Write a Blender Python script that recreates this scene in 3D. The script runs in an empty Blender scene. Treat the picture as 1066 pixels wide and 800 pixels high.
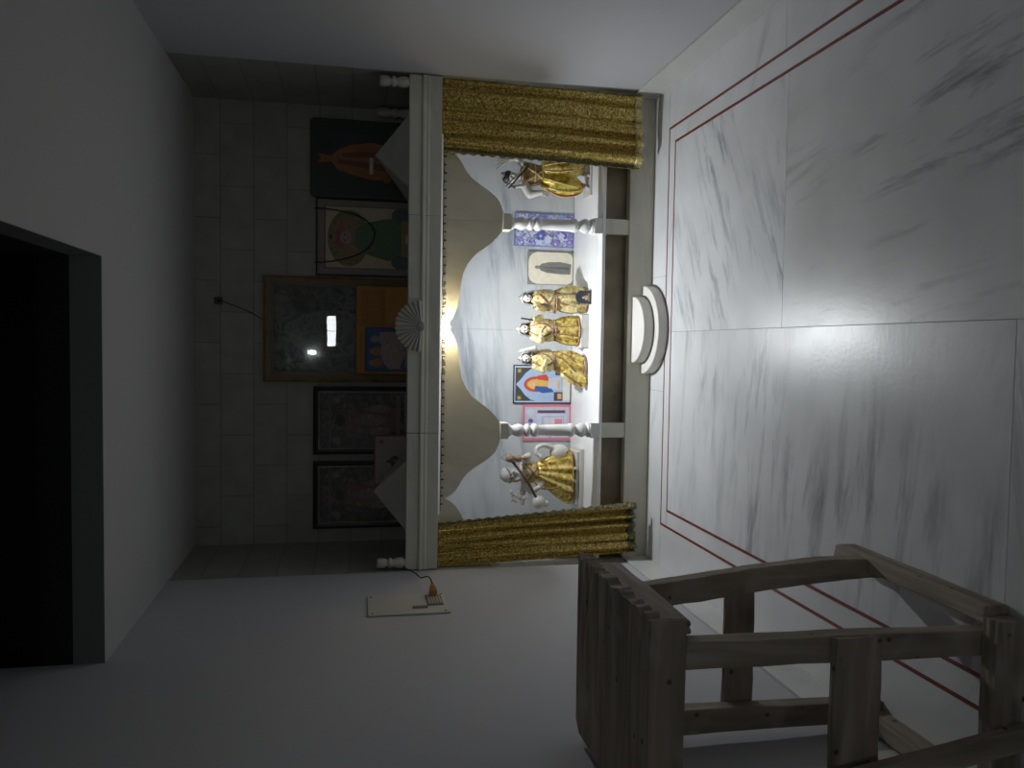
import bpy, bmesh, math, random
from mathutils import Vector, Matrix
R = random.Random(7)
PI = math.pi
S = bpy.context.scene
COL = S.collection

# ------------------------------------------------------------------ helpers
def tag(o, label=None, cat=None, group=None, kind=None):
    if label: o['label'] = label
    if cat: o['category'] = cat
    if group: o['group'] = group
    if kind: o['kind'] = kind
    return o

def thing(name, label, cat, loc=(0, 0, 0), group=None):
    o = bpy.data.objects.new(name, None)
    COL.objects.link(o)
    o.location = loc
    o.empty_display_size = .05
    return tag(o, label, cat, group)

def link(name, me, mats, parent=None, smooth=None):
    for m in (mats if isinstance(mats, (list, tuple)) else [mats]):
        me.materials.append(m)
    o = bpy.data.objects.new(name, me)
    COL.objects.link(o)
    if parent is not None:
        o.parent = parent
    if smooth:
        for p in me.polygons: p.use_smooth = True
    return o

def wpos(o):
    p = Vector(o.location)
    while o.parent is not None:
        o = o.parent
        p += Vector(o.location)
    return p

def finish(name, bm, mats, parent=None, smooth=False, bevel=0, seg=2, world=True, recalc=True):
    """bm in world coordinates; the vertices are moved into the parent's frame."""
    if recalc: bmesh.ops.recalc_face_normals(bm, faces=bm.faces[:])
    me = bpy.data.meshes.new(name)
    if world:
        off = wpos(parent) if parent is not None else Vector((0, 0, 0))
        if parent is None:
            # origin at the base centre
            if len(bm.verts):
                xs = [v.co.x for v in bm.verts]; ys = [v.co.y for v in bm.verts]; zs = [v.co.z for v in bm.verts]
                off = Vector(((min(xs) + max(xs)) / 2, (min(ys) + max(ys)) / 2, min(zs)))
        for v in bm.verts: v.co -= off
    bm.to_mesh(me); bm.free()
    o = link(name, me, mats, parent, smooth)
    if world and parent is None: o.location = off
    if bevel:
        b = o.modifiers.new('bevel', 'BEVEL'); b.width = bevel; b.segments = seg
        b.limit_method = 'ANGLE'; b.angle_limit = math.radians(40)
        b.harden_normals = False
    return o

def box(bm, x0, x1, y0, y1, z0, z1, mi=0):
    v = [bm.verts.new(c) for c in ((x0, y0, z0), (x1, y0, z0), (x1, y1, z0), (x0, y1, z0),
                                   (x0, y0, z1), (x1, y0, z1), (x1, y1, z1), (x0, y1, z1))]
    fs = []
    for q in ((3, 2, 1, 0), (4, 5, 6, 7), (0, 1, 5, 4), (1, 2, 6, 5), (2, 3, 7, 6), (3, 0, 4, 7)):
        f = bm.faces.new([v[i] for i in q]); f.material_index = mi; fs.append(f)
    return v

def beam(bm, secs, mi=0):
    """box beam through a list of quads (each 4 points)"""
    rings = [[bm.verts.new(p) for p in s] for s in secs]
    for a, b in zip(rings, rings[1:]):
        n = len(a)
        for i in range(n):
            bm.faces.new((a[i], a[(i + 1) % n], b[(i + 1) % n], b[i])).material_index = mi
    bm.faces.new(rings[0][::-1]).material_index = mi
    bm.faces.new(rings[-1]).material_index = mi

def prism_y(bm, pts, y0, y1, mi=0):
    """polygon in XZ extruded along Y"""
    a = [bm.verts.new((x, y0, z)) for x, z in pts]
    b = [bm.verts.new((x, y1, z)) for x, z in pts]
    n = len(pts)
    bm.faces.new(a).material_index = mi
    bm.faces.new(b[::-1]).material_index = mi
    for i in range(n):
        bm.faces.new((a[i], b[i], b[(i + 1) % n], a[(i + 1) % n])).material_index = mi

def prism_x(bm, pts, x0, x1, mi=0):
    """polygon in YZ extruded along X"""
    a = [bm.verts.new((x0, y, z)) for y, z in pts]
    b = [bm.verts.new((x1, y, z)) for y, z in pts]
    n = len(pts)
    bm.faces.new(a).material_index = mi
    bm.faces.new(b[::-1]).material_index = mi
    for i in range(n):
        bm.faces.new((a[i], b[i], b[(i + 1) % n], a[(i + 1) % n])).material_index = mi

def prism_z(bm, pts, z0, z1, mi=0):
    a = [bm.verts.new((x, y, z0)) for x, y in pts]
    b = [bm.verts.new((x, y, z1)) for x, y in pts]
    n = len(pts)
    bm.faces.new(a).material_index = mi
    bm.faces.new(b[::-1]).material_index = mi
    for i in range(n):
        bm.faces.new((a[i], b[i], b[(i + 1) % n], a[(i + 1) % n])).material_index = mi

def lathe(bm, cx, cy, prof, n=32, mi=0):
    """prof: (z, r) from the top down, axis along Z"""
    rings = []
    for z, r in prof:
        rings.append([bm.verts.new((cx + r * math.cos(2 * PI * i / n), cy + r * math.sin(2 * PI * i / n), z)) for i in range(n)])
    for a, b in zip(rings, rings[1:]):
        for i in range(n):
            bm.faces.new((a[i], a[(i + 1) % n], b[(i + 1) % n], b[i])).material_index = mi
    bm.faces.new(rings[0]).material_index = mi
    bm.faces.new(rings[-1][::-1]).material_index = mi

def folds(bm, rings, n=72, nf=0, ph=0, mi=0, sharp=1.0):
    """rings: (cx, cy, z, rx, ry, amp); closed garment with nf folds"""
    rr = []
    for k, (cx, cy, z, rx, ry, amp) in enumerate(rings):
        row = []
        for i in range(n):
            t = 2 * PI * i / n
            w = math.sin(nf * t + ph + .25 * math.sin(3 * t)) if nf else 0
            w = math.copysign(abs(w) ** sharp, w)
            s = 1 + amp * w
            row.append(bm.verts.new((cx + rx * s * math.cos(t), cy + ry * s * math.sin(t), z + .15 * amp * w * rx)))
        rr.append(row)
    for a, b in zip(rr, rr[1:]):
        for i in range(n):
            bm.faces.new((a[i], a[(i + 1) % n], b[(i + 1) % n], b[i])).material_index = mi
    bm.faces.new(rr[0]).material_index = mi
    bm.faces.new(rr[-1][::-1]).material_index = mi

def frame_axes(d):
    d = Vector(d).normalized()
    u = d.cross(Vector((0, 0, 1)))
    if u.length < 1e-4: u = Vector((1, 0, 0))
    u.normalize()
    return u, d.cross(u).normalized()

def capsule(bm, p0, p1, r0, r1, n=12, mi=0):
    p0 = Vector(p0); p1 = Vector(p1); d = p1 - p0
    L = d.length
    if L < 1e-6: d = Vector((0, 0, 1))
    d.normalize(); u, w = frame_axes(d)
    rings = []
    st = []
    for k in range(1, 4):
        a = PI / 2 * k / 3
        st.append((p0 - d * (r0 * math.cos(a)), r0 * math.sin(a)))
    for k in range(0, 3):
        a = PI / 2 * k / 3
        st.append((p1 + d * (r1 * math.sin(a)), r1 * math.cos(a)))
    for c, r in st:
        rings.append([bm.verts.new(c + (u * math.cos(2 * PI * i / n) + w * math.sin(2 * PI * i / n)) * r) for i in range(n)])
    for a, b in zip(rings, rings[1:]):
        for i in range(n):
            bm.faces.new((a[i], a[(i + 1) % n], b[(i + 1) % n], b[i])).material_index = mi
    t0 = bm.verts.new(p0 - d * r0); t1 = bm.verts.new(p1 + d * r1)
    for i in range(n):
        bm.faces.new((t0, rings[0][(i + 1) % n], rings[0][i])).material_index = mi
        bm.faces.new((t1, rings[-1][i], rings[-1][(i + 1) % n])).material_index = mi

def ell(bm, c, r, n=20, m=12, mi=0, rot=None):
    c = Vector(c)
    M = rot if rot is not None else Matrix.Identity(3)
    rings = []
    for k in range(1, m):
        a = PI * k / m
        rings.append([bm.verts.new(c + M @ Vector((r[0] * math.sin(a) * math.cos(2 * PI * i / n),
                                                   r[1] * math.sin(a) * math.sin(2 * PI * i / n), r[2] * math.cos(a)))) for i in range(n)])
    for a, b in zip(rings, rings[1:]):
        for i in range(n):
            bm.faces.new((a[i], a[(i + 1) % n], b[(i + 1) % n], b[i])).material_index = mi
    t = bm.verts.new(c + M @ Vector((0, 0, r[2]))); b_ = bm.verts.new(c + M @ Vector((0, 0, -r[2])))
    for i in range(n):
        bm.faces.new((t, rings[0][(i + 1) % n], rings[0][i])).material_index = mi
        bm.faces.new((b_, rings[-1][i], rings[-1][(i + 1) % n])).material_index = mi

def smooth_path(pts, sub=6):
    P = [Vector(p) for p in pts]
    if len(P) < 3: return P
    out = []
    for i in range(len(P) - 1):
        a = P[max(i - 1, 0)]; b = P[i]; c = P[i + 1]; d = P[min(i + 2, len(P) - 1)]
        for k in range(sub):
            t = k / sub
            out.append(.5 * ((2 * b) + (c - a) * t + (2 * a - 5 * b + 4 * c - d) * t * t + (3 * b - a - 3 * c + d) * t ** 3))
    out.append(P[-1])
    return out

def tube(bm, pts, r, n=8, mi=0, closed=False, flat=1.0):
    P = [Vector(p) for p in pts]
    rings = []
    ref = None
    for i, p in enumerate(P):
        d = (P[min(i + 1, len(P) - 1)] - P[max(i - 1, 0)])
        if d.length < 1e-9: d = Vector((0, 0, 1))
        d.normalize()
        if ref is None:
            u, w = frame_axes(d)
        else:
            u = (ref - d * ref.dot(d))
            if u.length < 1e-5: u, w = frame_axes(d)
            u.normalize(); w = d.cross(u)
        ref = u
        rad = r(i / max(1, len(P) - 1)) if callable(r) else r
        rings.append([bm.verts.new(p + (u * math.cos(2 * PI * k / n) + w * math.sin(2 * PI * k / n) * flat) * rad) for k in range(n)])
    for a, b in zip(rings, rings[1:]):
        for i in range(n):
            bm.faces.new((a[i], a[(i + 1) % n], b[(i + 1) % n], b[i])).material_index = mi
    bm.faces.new(rings[0][::-1]).material_index = mi
    bm.faces.new(rings[-1]).material_index = mi

def fuse(name, bm, mat, parent, voxel=.002, iters=4):
    """one continuous skin over all the volumes in bm"""
    bmesh.ops.recalc_face_normals(bm, faces=bm.faces[:])
    me = bpy.data.meshes.new(name + '_raw')
    off = wpos(parent)
    for v in bm.verts: v.co -= off
    bm.to_mesh(me); bm.free()
    t = bpy.data.objects.new(name + '_raw', me); COL.objects.link(t)
    m = t.modifiers.new('r', 'REMESH'); m.mode = 'VOXEL'; m.voxel_size = voxel; m.use_smooth_shade = True
    s = t.modifiers.new('s', 'SMOOTH'); s.factor = .5; s.iterations = iters
    dg = bpy.context.evaluated_depsgraph_get()
    new = bpy.data.meshes.new_from_object(t.evaluated_get(dg))
    bpy.data.objects.remove(t); bpy.data.meshes.remove(me)
    new.name = name
    new.materials.clear()
    return link(name, new, mat, parent, True)

# ------------------------------------------------------------------ materials
MATS = {}
def nodes(name):
    m = bpy.data.materials.new(name); m.use_nodes = True
    nt = m.node_tree; b = nt.nodes['Principled BSDF']
    MATS[name] = m
    return m, nt, b

def plain(name, col, rough=.5, metal=0, spec=.5, bump=0, bscale=60, var=0, vscale=8, sheen=0):
    m, nt, b = nodes(name)
    b.inputs['Base Color'].default_value = (*col, 1)
    b.inputs['Roughness'].default_value = rough
    b.inputs['Metallic'].default_value = metal
    b.inputs['Specular IOR Level'].default_value = spec
    tc = nt.nodes.new('ShaderNodeTexCoord')
    if var:
        n = nt.nodes.new('ShaderNodeTexNoise'); n.inputs['Scale'].default_value = vscale; n.inputs['Detail'].default_value = 4
        nt.links.new(tc.outputs['Object'], n.inputs['Vector'])
        r = nt.nodes.new('ShaderNodeValToRGB')
        r.color_ramp.elements[0].position = .3; r.color_ramp.elements[1].position = .7
        r.color_ramp.elements[0].color = (*[c * (1 - var) for c in col], 1)
        r.color_ramp.elements[1].color = (*[min(1, c * (1 + var)) for c in col], 1)
        nt.links.new(n.outputs['Fac'], r.inputs['Fac']); nt.links.new(r.outputs['Color'], b.inputs['Base Color'])
    if bump:
        n = nt.nodes.new('ShaderNodeTexNoise'); n.inputs['Scale'].default_value = bscale; n.inputs['Detail'].default_value = 3
        nt.links.new(tc.outputs['Object'], n.inputs['Vector'])
        bp = nt.nodes.new('ShaderNodeBump'); bp.inputs['Strength'].default_value = bump; bp.inputs['Distance'].default_value = .01
        nt.links.new(n.outputs['Fac'], bp.inputs['Height']); nt.links.new(bp.outputs['Normal'], b.inputs['Normal'])
    return m

def glow(name, col, strength):
    m = bpy.data.materials.new(name); m.use_nodes = True
    nt = m.node_tree; nt.nodes.clear()
    e = nt.nodes.new('ShaderNodeEmission'); o = nt.nodes.new('ShaderNodeOutputMaterial')
    e.inputs['Color'].default_value = (*col, 1); e.inputs['Strength'].default_value = strength
    nt.links.new(e.outputs[0], o.inputs['Surface'])
    return m

def marble(name, base, vein, rot=(0, 0, 0), along=.9, across=7.0, lo=.56, hi=.72, amount=.8, rough=.3, spec=.5,
           warm=None, seed=0.0, translucent=0, fine=0):
    """streaked marble: the veins run along the local x of the rotated coordinates"""
    m, nt, b = nodes(name)
    L = nt.links.new
    tc = nt.nodes.new('ShaderNodeNewGeometry')
    rt = nt.nodes.new('ShaderNodeVectorRotate'); rt.rotation_type = 'EULER_XYZ'
    rt.inputs['Rotation'].default_value = rot
    L(tc.outputs['Position'], rt.inputs['Vector'])
    mp = nt.nodes.new('ShaderNodeMapping')
    mp.inputs['Location'].default_value = (seed, seed * 1.7, seed * .6)
    mp.inputs['Scale'].default_value = (along, across, across)
    L(rt.outputs[0], mp.inputs['Vector'])
    n1 = nt.nodes.new('ShaderNodeTexNoise'); n1.inputs['Scale'].default_value = 1.0; n1.inputs['Detail'].default_value = 7
    n1.inputs['Roughness'].default_value = .66; n1.inputs['Distortion'].default_value = .35
    L(mp.outputs[0], n1.inputs['Vector'])
    r1 = nt.nodes.new('ShaderNodeMapRange'); r1.inputs['From Min'].default_value = lo; r1.inputs['From Max'].default_value = hi
    L(n1.outputs['Fac'], r1.inputs['Value'])
    # patches decide where veins are
    n2 = nt.nodes.new('ShaderNodeTexNoise'); n2.inputs['Scale'].default_value = 1.6; n2.inputs['Detail'].default_value = 2
    mp2 = nt.nodes.new('ShaderNodeMapping'); mp2.inputs['Location'].default_value = (3 + seed, 1, 2); mp2.inputs['Scale'].default_value = (.8, 1.5, 1.5)
    L(rt.outputs[0], mp2.inputs['Vector']); L(mp2.outputs[0], n2.inputs['Vector'])
    r2 = nt.nodes.new('ShaderNodeMapRange'); r2.inputs['From Min'].default_value = .38; r2.inputs['From Max'].default_value = .62
    L(n2.outputs['Fac'], r2.inputs['Value'])
    mu = nt.nodes.new('ShaderNodeMath'); mu.operation = 'MULTIPLY'; L(r1.outputs[0], mu.inputs[0]); L(r2.outputs[0], mu.inputs[1])
    mu2 = nt.nodes.new('ShaderNodeMath'); mu2.operation = 'MULTIPLY'; mu2.inputs[1].default_value = amount; L(mu.outputs[0], mu2.inputs[0])
    # soft clouding
    n3 = nt.nodes.new('ShaderNodeTexNoise'); n3.inputs['Scale'].default_value = 3.2; n3.inputs['Detail'].default_value = 5
    L(rt.outputs[0], n3.inputs['Vector'])
    r3 = nt.nodes.new('ShaderNodeValToRGB')
    r3.color_ramp.elements[0].position = .3; r3.color_ramp.elements[1].position = .7
    w = warm or base
    r3.color_ramp.elements[0].color = (*[c * .86 for c in w], 1); r3.color_ramp.elements[1].color = (*base, 1)
    L(n3.outputs['Fac'], r3.inputs['Fac'])
    mx = nt.nodes.new('ShaderNodeMix'); mx.data_type = 'RGBA'
    L(mu2.outputs[0], mx.inputs[0]); L(r3.outputs['Color'], mx.inputs[6]); mx.inputs[7].default_value = (*vein, 1)
    L(mx.outputs[2], b.inputs['Base Color'])
    b.inputs['Specular IOR Level'].default_value = spec
    rr = nt.nodes.new('ShaderNodeMapRange'); rr.inputs['To Min'].default_value = rough * .8; rr.inputs['To Max'].default_value = rough * 1.25
    L(n3.outputs['Fac'], rr.inputs['Value']); L(rr.outputs[0], b.inputs['Roughness'])
    if fine:
        # polish is uneven: a fine ripple breaks up the reflections
        nb = nt.nodes.new('ShaderNodeTexNoise'); nb.inputs['Scale'].default_value = 55; nb.inputs['Detail'].default_value = 3
        L(tc.outputs['Position'], nb.inputs['Vector'])
        bp = nt.nodes.new('ShaderNodeBump'); bp.inputs['Strength'].default_value = .09; bp.inputs['Distance'].default_value = .004
        L(nb.outputs['Fac'], bp.inputs['Height']); L(bp.outputs['Normal'], b.inputs['Normal'])
    if translucent:
        tr = nt.nodes.new('ShaderNodeBsdfTranslucent'); tr.inputs['Color'].default_value = (1.0, .84, .52, 1)
        ms = nt.nodes.new('ShaderNodeMixShader'); ms.inputs[0].default_value = translucent
        L(b.outputs[0], ms.inputs[1]); L(tr.outputs[0], ms.inputs[2])
        L(ms.outputs[0], nt.nodes['Material Output'].inputs['Surface'])
    return m

def tiles(name, axis):
    """stone wall tiles in a running bond; axis: which world axis runs along the wall"""
    m, nt, b = nodes(name); L = nt.links.new
    g = nt.nodes.new('ShaderNodeNewGeometry')
    sp = nt.nodes.new('ShaderNodeSeparateXYZ'); L(g.outputs['Position'], sp.inputs[0])
    cb = nt.nodes.new('ShaderNodeCombineXYZ'); L(sp.outputs[axis], cb.inputs[0]); L(sp.outputs['Z'], cb.inputs[1])
    mp = nt.nodes.new('ShaderNodeMapping'); mp.inputs['Location'].default_value = (.006 if axis == 'X' else .1, .018, 0); L(cb.outputs[0], mp.inputs['Vector'])
    br = nt.nodes.new('ShaderNodeTexBrick'); L(mp.outputs[0], br.inputs['Vector'])
    br.inputs['Scale'].default_value = 1; br.inputs['Brick Width'].default_value = .37; br.inputs['Row Height'].default_value = .191
    br.inputs['Mortar Size'].default_value = .003; br.inputs['Mortar Smooth'].default_value = .2; br.offset = .5
    br.inputs['Color1'].default_value = (.31, .31, .265, 1); br.inputs['Color2'].default_value = (.285, .285, .24, 1)
    br.inputs['Mortar'].default_value = (.19, .19, .165, 1)
    n = nt.nodes.new('ShaderNodeTexNoise'); n.inputs['Scale'].default_value = 9; n.inputs['Detail'].default_value = 6
    L(g.outputs['Position'], n.inputs['Vector'])
    mr = nt.nodes.new('ShaderNodeMapRange'); mr.inputs['To Min'].default_value = .75; mr.inputs['To Max'].default_value = 1.25; L(n.outputs['Fac'], mr.inputs['Value'])
    mx = nt.nodes.new('ShaderNodeMix'); mx.data_type = 'RGBA'; mx.blend_type = 'MULTIPLY'; mx.inputs[0].default_value = 1
    L(br.outputs['Color'], mx.inputs[6]); L(mr.outputs[0], mx.inputs[7]); L(mx.outputs[2], b.inputs['Base Color'])
    b.inputs['Roughness'].default_value = .5
    bp = nt.nodes.new('ShaderNodeBump'); bp.inputs['Strength'].default_value = .5; bp.inputs['Distance'].default_value = .004; bp.invert = True
    L(br.outputs['Fac'], bp.inputs['Height']); L(bp.outputs['Normal'], b.inputs['Normal'])
    return m

def brocade(name, c0, c1, c2, scale=70, metal=.55, rough=.34, bump=.5):
    """woven gold cloth: cells of shiny and dull thread"""
    m, nt, b = nodes(name); L = nt.links.new
    tc = nt.nodes.new('ShaderNodeTexCoord')
    v = nt.nodes.new('ShaderNodeTexVoronoi'); v.inputs['Scale'].default_value = scale; L(tc.outputs['Object'], v.inputs['Vector'])
    n = nt.nodes.new('ShaderNodeTexNoise'); n.inputs['Scale'].default_value = scale * .32; n.inputs['Detail'].default_value = 4
    L(tc.outputs['Object'], n.inputs['Vector'])
    sep = nt.nodes.new('ShaderNodeSeparateColor'); L(v.outputs['Color'], sep.inputs[0])
    ad = nt.nodes.new('ShaderNodeMath'); ad.operation = 'MULTIPLY_ADD'; ad.inputs[1].default_value = .45; L(sep.outputs[0], ad.inputs[0])
    ml = nt.nodes.new('ShaderNodeMath'); ml.operation = 'MULTIPLY'; ml.inputs[1].default_value = .62; L(n.outputs['Fac'], ml.inputs[0])
    L(ml.outputs[0], ad.inputs[2])
    r = nt.nodes.new('ShaderNodeValToRGB'); e = r.color_ramp.elements
    e[0].position = .22; e[0].color = (*c0, 1); e[1].position = .78; e[1].color = (*c2, 1)
    k = e.new(.45); k.color = (*c1, 1)
    L(ad.outputs[0], r.inputs['Fac']); L(r.outputs['Color'], b.inputs['Base Color'])
    b.inputs['Metallic'].default_value = metal; b.inputs['Roughness'].default_value = rough
    bp = nt.nodes.new('ShaderNodeBump'); bp.inputs['Strength'].default_value = bump; bp.inputs['Distance'].default_value = .004
    L(sep.outputs[1], bp.inputs['Height']); L(bp.outputs['Normal'], b.inputs['Normal'])
    return m

def speckle(name, cols, scale=40, rough=.5, stretch=(1, 1, 1)):
    """printed picture texture made of many little coloured areas"""
    m, nt, b = nodes(name); L = nt.links.new
    tc = nt.nodes.new('ShaderNodeTexCoord')
    mp = nt.nodes.new('ShaderNodeMapping'); mp.inputs['Scale'].default_value = stretch; L(tc.outputs['Object'], mp.inputs['Vector'])
    n = nt.nodes.new('ShaderNodeTexNoise'); n.inputs['Scale'].default_value = scale; n.inputs['Detail'].default_value = 3; n.inputs['Distortion'].default_value = 1.2
    L(mp.outputs[0], n.inputs['Vector'])
    r = nt.nodes.new('ShaderNodeValToRGB'); e = r.color_ramp.elements
    ps = [.3 + .4 * i / (len(cols) - 1) for i in range(len(cols))]
    e[0].position = ps[0]; e[0].color = (*cols[0], 1); e[1].position = ps[-1]; e[1].color = (*cols[-1], 1)
    for p, c in list(zip(ps, cols))[1:-1]:
        k = e.new(p); k.color = (*c, 1)
    L(n.outputs['Fac'], r.inputs['Fac']); L(r.outputs['Color'], b.inputs['Base Color'])
    b.inputs['Roughness'].default_value = rough
    return m

def old_wood(name, axis, dark=1.0):
    m, nt, b = nodes(name); L = nt.links.new
    g = nt.nodes.new('ShaderNodeNewGeometry')
    mp = nt.nodes.new('ShaderNodeMapping'); s = [19, 19, 19]; s[axis] = 2.2; mp.inputs['Scale'].default_value = s
    L(g.outputs['Position'], mp.inputs['Vector'])
    n = nt.nodes.new('ShaderNodeTexNoise'); n.inputs['Scale'].default_value = 1; n.inputs['Detail'].default_value = 7; n.inputs['Distortion'].default_value = .6
    L(mp.outputs[0], n.inputs['Vector'])
    r = nt.nodes.new('ShaderNodeValToRGB'); e = r.color_ramp.elements
    e[0].position = .32; e[0].color = (.19 * dark, .160 * dark, .130 * dark, 1); e[1].position = .72; e[1].color = (.40 * dark, .345 * dark, .29 * dark, 1)
    k = e.new(.52); k.color = (.285 * dark, .232 * dark, .185 * dark, 1)
    L(n.outputs['Fac'], r.inputs['Fac'])
    n2 = nt.nodes.new('ShaderNodeTexNoise'); n2.inputs['Scale'].default_value = 5; n2.inputs['Detail'].default_value = 5; L(g.outputs['Position'], n2.inputs['Vector'])
    mr = nt.nodes.new('ShaderNodeMapRange'); mr.inputs['From Min'].default_value = .56; mr.inputs['From Max'].default_value = .74
    mr.inputs['To Max'].default_value = .5; L(n2.outputs['Fac'], mr.inputs['Value'])
    mx = nt.nodes.new('ShaderNodeMix'); mx.data_type = 'RGBA'; L(mr.outputs[0], mx.inputs[0]); L(r.outputs['Color'], mx.inputs[6]); mx.inputs[7].default_value = (.52, .47, .42, 1)
    # dark knots and holes
    v = nt.nodes.new('ShaderNodeTexVoronoi'); v.inputs['Scale'].default_value = 13; L(g.outputs['Position'], v.inputs['Vector'])
    kr = nt.nodes.new('ShaderNodeMapRange'); kr.inputs['From Min'].default_value = .06; kr.inputs['From Max'].default_value = .13
    kr.inputs['To Min'].default_value = .35; L(v.outputs['Distance'], kr.inputs['Value'])
    mk = nt.nodes.new('ShaderNodeMix'); mk.data_type = 'RGBA'; mk.blend_type = 'MULTIPLY'; mk.inputs[0].default_value = 1
    L(mx.outputs[2], mk.inputs[6]); L(kr.outputs[0], mk.inputs[7]); L(mk.outputs[2], b.inputs['Base Color'])
    b.inputs['Roughness'].default_value = .8; b.inputs['Specular IOR Level'].default_value = .25
    bp = nt.nodes.new('ShaderNodeBump'); bp.inputs['Strength'].default_value = .5; bp.inputs['Distance'].default_value = .006
    L(n.outputs['Fac'], bp.inputs['Height']); L(bp.outputs['Normal'], b.inputs['Normal'])
    return m

def glass_mat(name):
    m = bpy.data.materials.new(name); m.use_nodes = True
    nt = m.node_tree; nt.nodes.clear(); L = nt.links.new
    o = nt.nodes.new('ShaderNodeOutputMaterial'); t = nt.nodes.new('ShaderNodeBsdfTransparent'); g = nt.nodes.new('ShaderNodeBsdfGlossy')
    g.inputs['Roughness'].default_value = .006
    f = nt.nodes.new('ShaderNodeFresnel'); f.inputs['IOR'].default_value = 1.5
    ms = nt.nodes.new('ShaderNodeMixShader')
    L(f.outputs[0], ms.inputs[0]); L(t.outputs[0], ms.inputs[1]); L(g.outputs[0], ms.inputs[2]); L(ms.outputs[0], o.inputs['Surface'])
    return m

WHITE = (.74, .745, .76)
VEIN = (.16, .18, .21)
m_slab_far = marble('floor_marble_far', WHITE, VEIN, rot=(0, 0, math.radians(-26)), along=2.2, across=15, lo=.50, hi=.70, amount=.95, rough=.34, seed=1.3, fine=1)
m_slab_near = marble('floor_marble_near', (.70, .70, .70), (.13, .14, .155), rot=(0, 0, math.radians(-98)), along=2.2, across=15, lo=.51, hi=.68, amount=.75, rough=.34, seed=4.1, fine=1)
m_slab_left = marble('floor_marble_left', WHITE, VEIN, rot=(0, 0, math.radians(6)), along=1.7, across=10, lo=.49, hi=.68, amount=.85, rough=.34, seed=8.4, fine=1)
m_slab_left2 = marble('floor_marble_left_near', (.68, .685, .69), VEIN, rot=(0, 0, math.radians(-12)), along=1.5, across=12, lo=.52, hi=.70, amount=.8, rough=.4, seed=15.2, fine=1)
m_border = marble('floor_border_marble', (.72, .725, .73), VEIN, rot=(0, 0, .5), along=1.2, across=6, lo=.56, hi=.74, amount=.5, rough=.3, seed=12)
m_red = plain('red_inlay_stone', (.20, .045, .035), .35, var=.3, vscale=20)
m_grout = plain('floor_grout', (.33, .33, .34), .8)
m_skirt = marble('skirting_marble', (.62, .62, .60), (.2, .21, .22), along=1.2, across=6, amount=.5, rough=.4, seed=5, rot=(0, 0, 1.5))
m_shrine = marble('shrine_marble', (.63, .61, .52), (.24, .235, .19), rot=(0, .15, 0), along=2.2, across=9, lo=.48, hi=.70, amount=.6, rough=.35, seed=2)
m_shelf = marble('shelf_marble', (.80, .80, .80), (.40, .41, .43), rot=(0, 0, .05), along=.8, across=10, lo=.5, hi=.75, amount=.5, rough=.3, seed=6)
m_back = marble('alcove_marble', (.66, .685, .715), (.22, .25, .30), rot=(0, .12, 0), along=1.5, across=11, lo=.47, hi=.66, amount=.75, rough=.35, seed=9.5)
m_arch = marble('arch_marble', (.66, .635, .52), (.33, .30, .22), rot=(0, 1.3, 0), along=2.2, across=8, lo=.50, hi=.72, amount=.6, rough=.4, seed=2.7, translucent=.08)
m_roof = marble('weathered_roof_marble', (.50, .485, .43), (.25, .25, .22), along=2, across=6, amount=.5, rough=.5, seed=21)
m_fan = marble('carved_fan_marble', (.37, .36, .315), (.2, .2, .18), along=2, across=6, amount=.4, rough=.5, seed=23)
m_step = marble('step_marble', (.74, .72, .67), (.35, .35, .36), along=1, across=6, amount=.4, rough=.4, seed=3.3)
m_brown = plain('brown_polished_stone', (.17, .135, .08), .45, var=.35, vscale=6)
m_paint = plain('wall_paint', (.47, .472, .495), .85, spec=.2, bump=.06, bscale=150)
m_ceil = plain('ceiling_paint', (.46, .455, .45), .9, spec=.15, bump=.05, bscale=120)
m_void = plain('near_black_wall', (.025, .027, .026), .95, spec=.1)
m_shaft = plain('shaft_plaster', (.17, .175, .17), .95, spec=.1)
m_tile_x = tiles('end_wall_tiles', 'X')
m_tile_y = tiles('side_wall_tiles', 'Y')
m_gold_dark = brocade('sequin_gold_cloth', (.10, .058, .008), (.40, .265, .032), (1.0, .82, .32), scale=210, metal=.6, rough=.34, bump=1.0)
m_lace = brocade('dark_lace_trim', (.03, .035, .02), (.10, .09, .04), (.45, .42, .22), scale=260, metal=.4, rough=.5, bump=.8)
m_hem = brocade('pale_gold_hem', (.30, .22, .06), (.62, .50, .20), (.98, .88, .5), scale=260, metal=.4, rough=.45, bump=.8)
m_gold = brocade('yellow_brocade', (.20, .10, .015), (.62, .44, .085), (.90, .76, .30), scale=60, metal=.35, rough=.38)
m_gold_pale = brocade('pale_brocade', (.30, .18, .04), (.66, .53, .20), (.86, .78, .46), scale=75, metal=.3, rough=.42)
m_gold_silk = brocade('deep_gold_silk', (.34, .20, .015), (.62, .42, .04), (.95, .80, .22), scale=40, metal=.5, rough=.3, bump=.25)
m_braid = brocade('brown_braid', (.08, .04, .02), (.26, .15, .07), (.60, .42, .22), scale=220, metal=.2, rough=.5)
m_rose = brocade('rose_braid', (.10, .045, .035), (.25, .12, .09), (.48, .32, .22), scale=220, metal=.2, rough=.5)
m_stone = marble('idol_white_marble', (.64, .615, .585), (.42, .39, .36), along=3, across=20, amount=.3, rough=.28, seed=7)
m_silver = plain('silver_metal', (.36, .34, .31), .42, metal=.6, bump=.5, bscale=300)
m_greycloth = brocade('grey_silver_cloth', (.12, .11, .10), (.27, .255, .235), (.50, .48, .45), scale=180, metal=.3, rough=.45)
m_black = plain('black_paint', (.02, .02, .022), .4)
m_hair = plain('painted_dark_hair', (.035, .028, .025), .45)
m_lip = plain('red_paint', (.5, .04, .04), .5)
m_led = glow('led_bulb_glow', (.88, .94, 1.0), 6500)
m_wire = plain('black_cable', (.015, .015, .015), .5)
m_glass = glass_mat('picture_glass')
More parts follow.
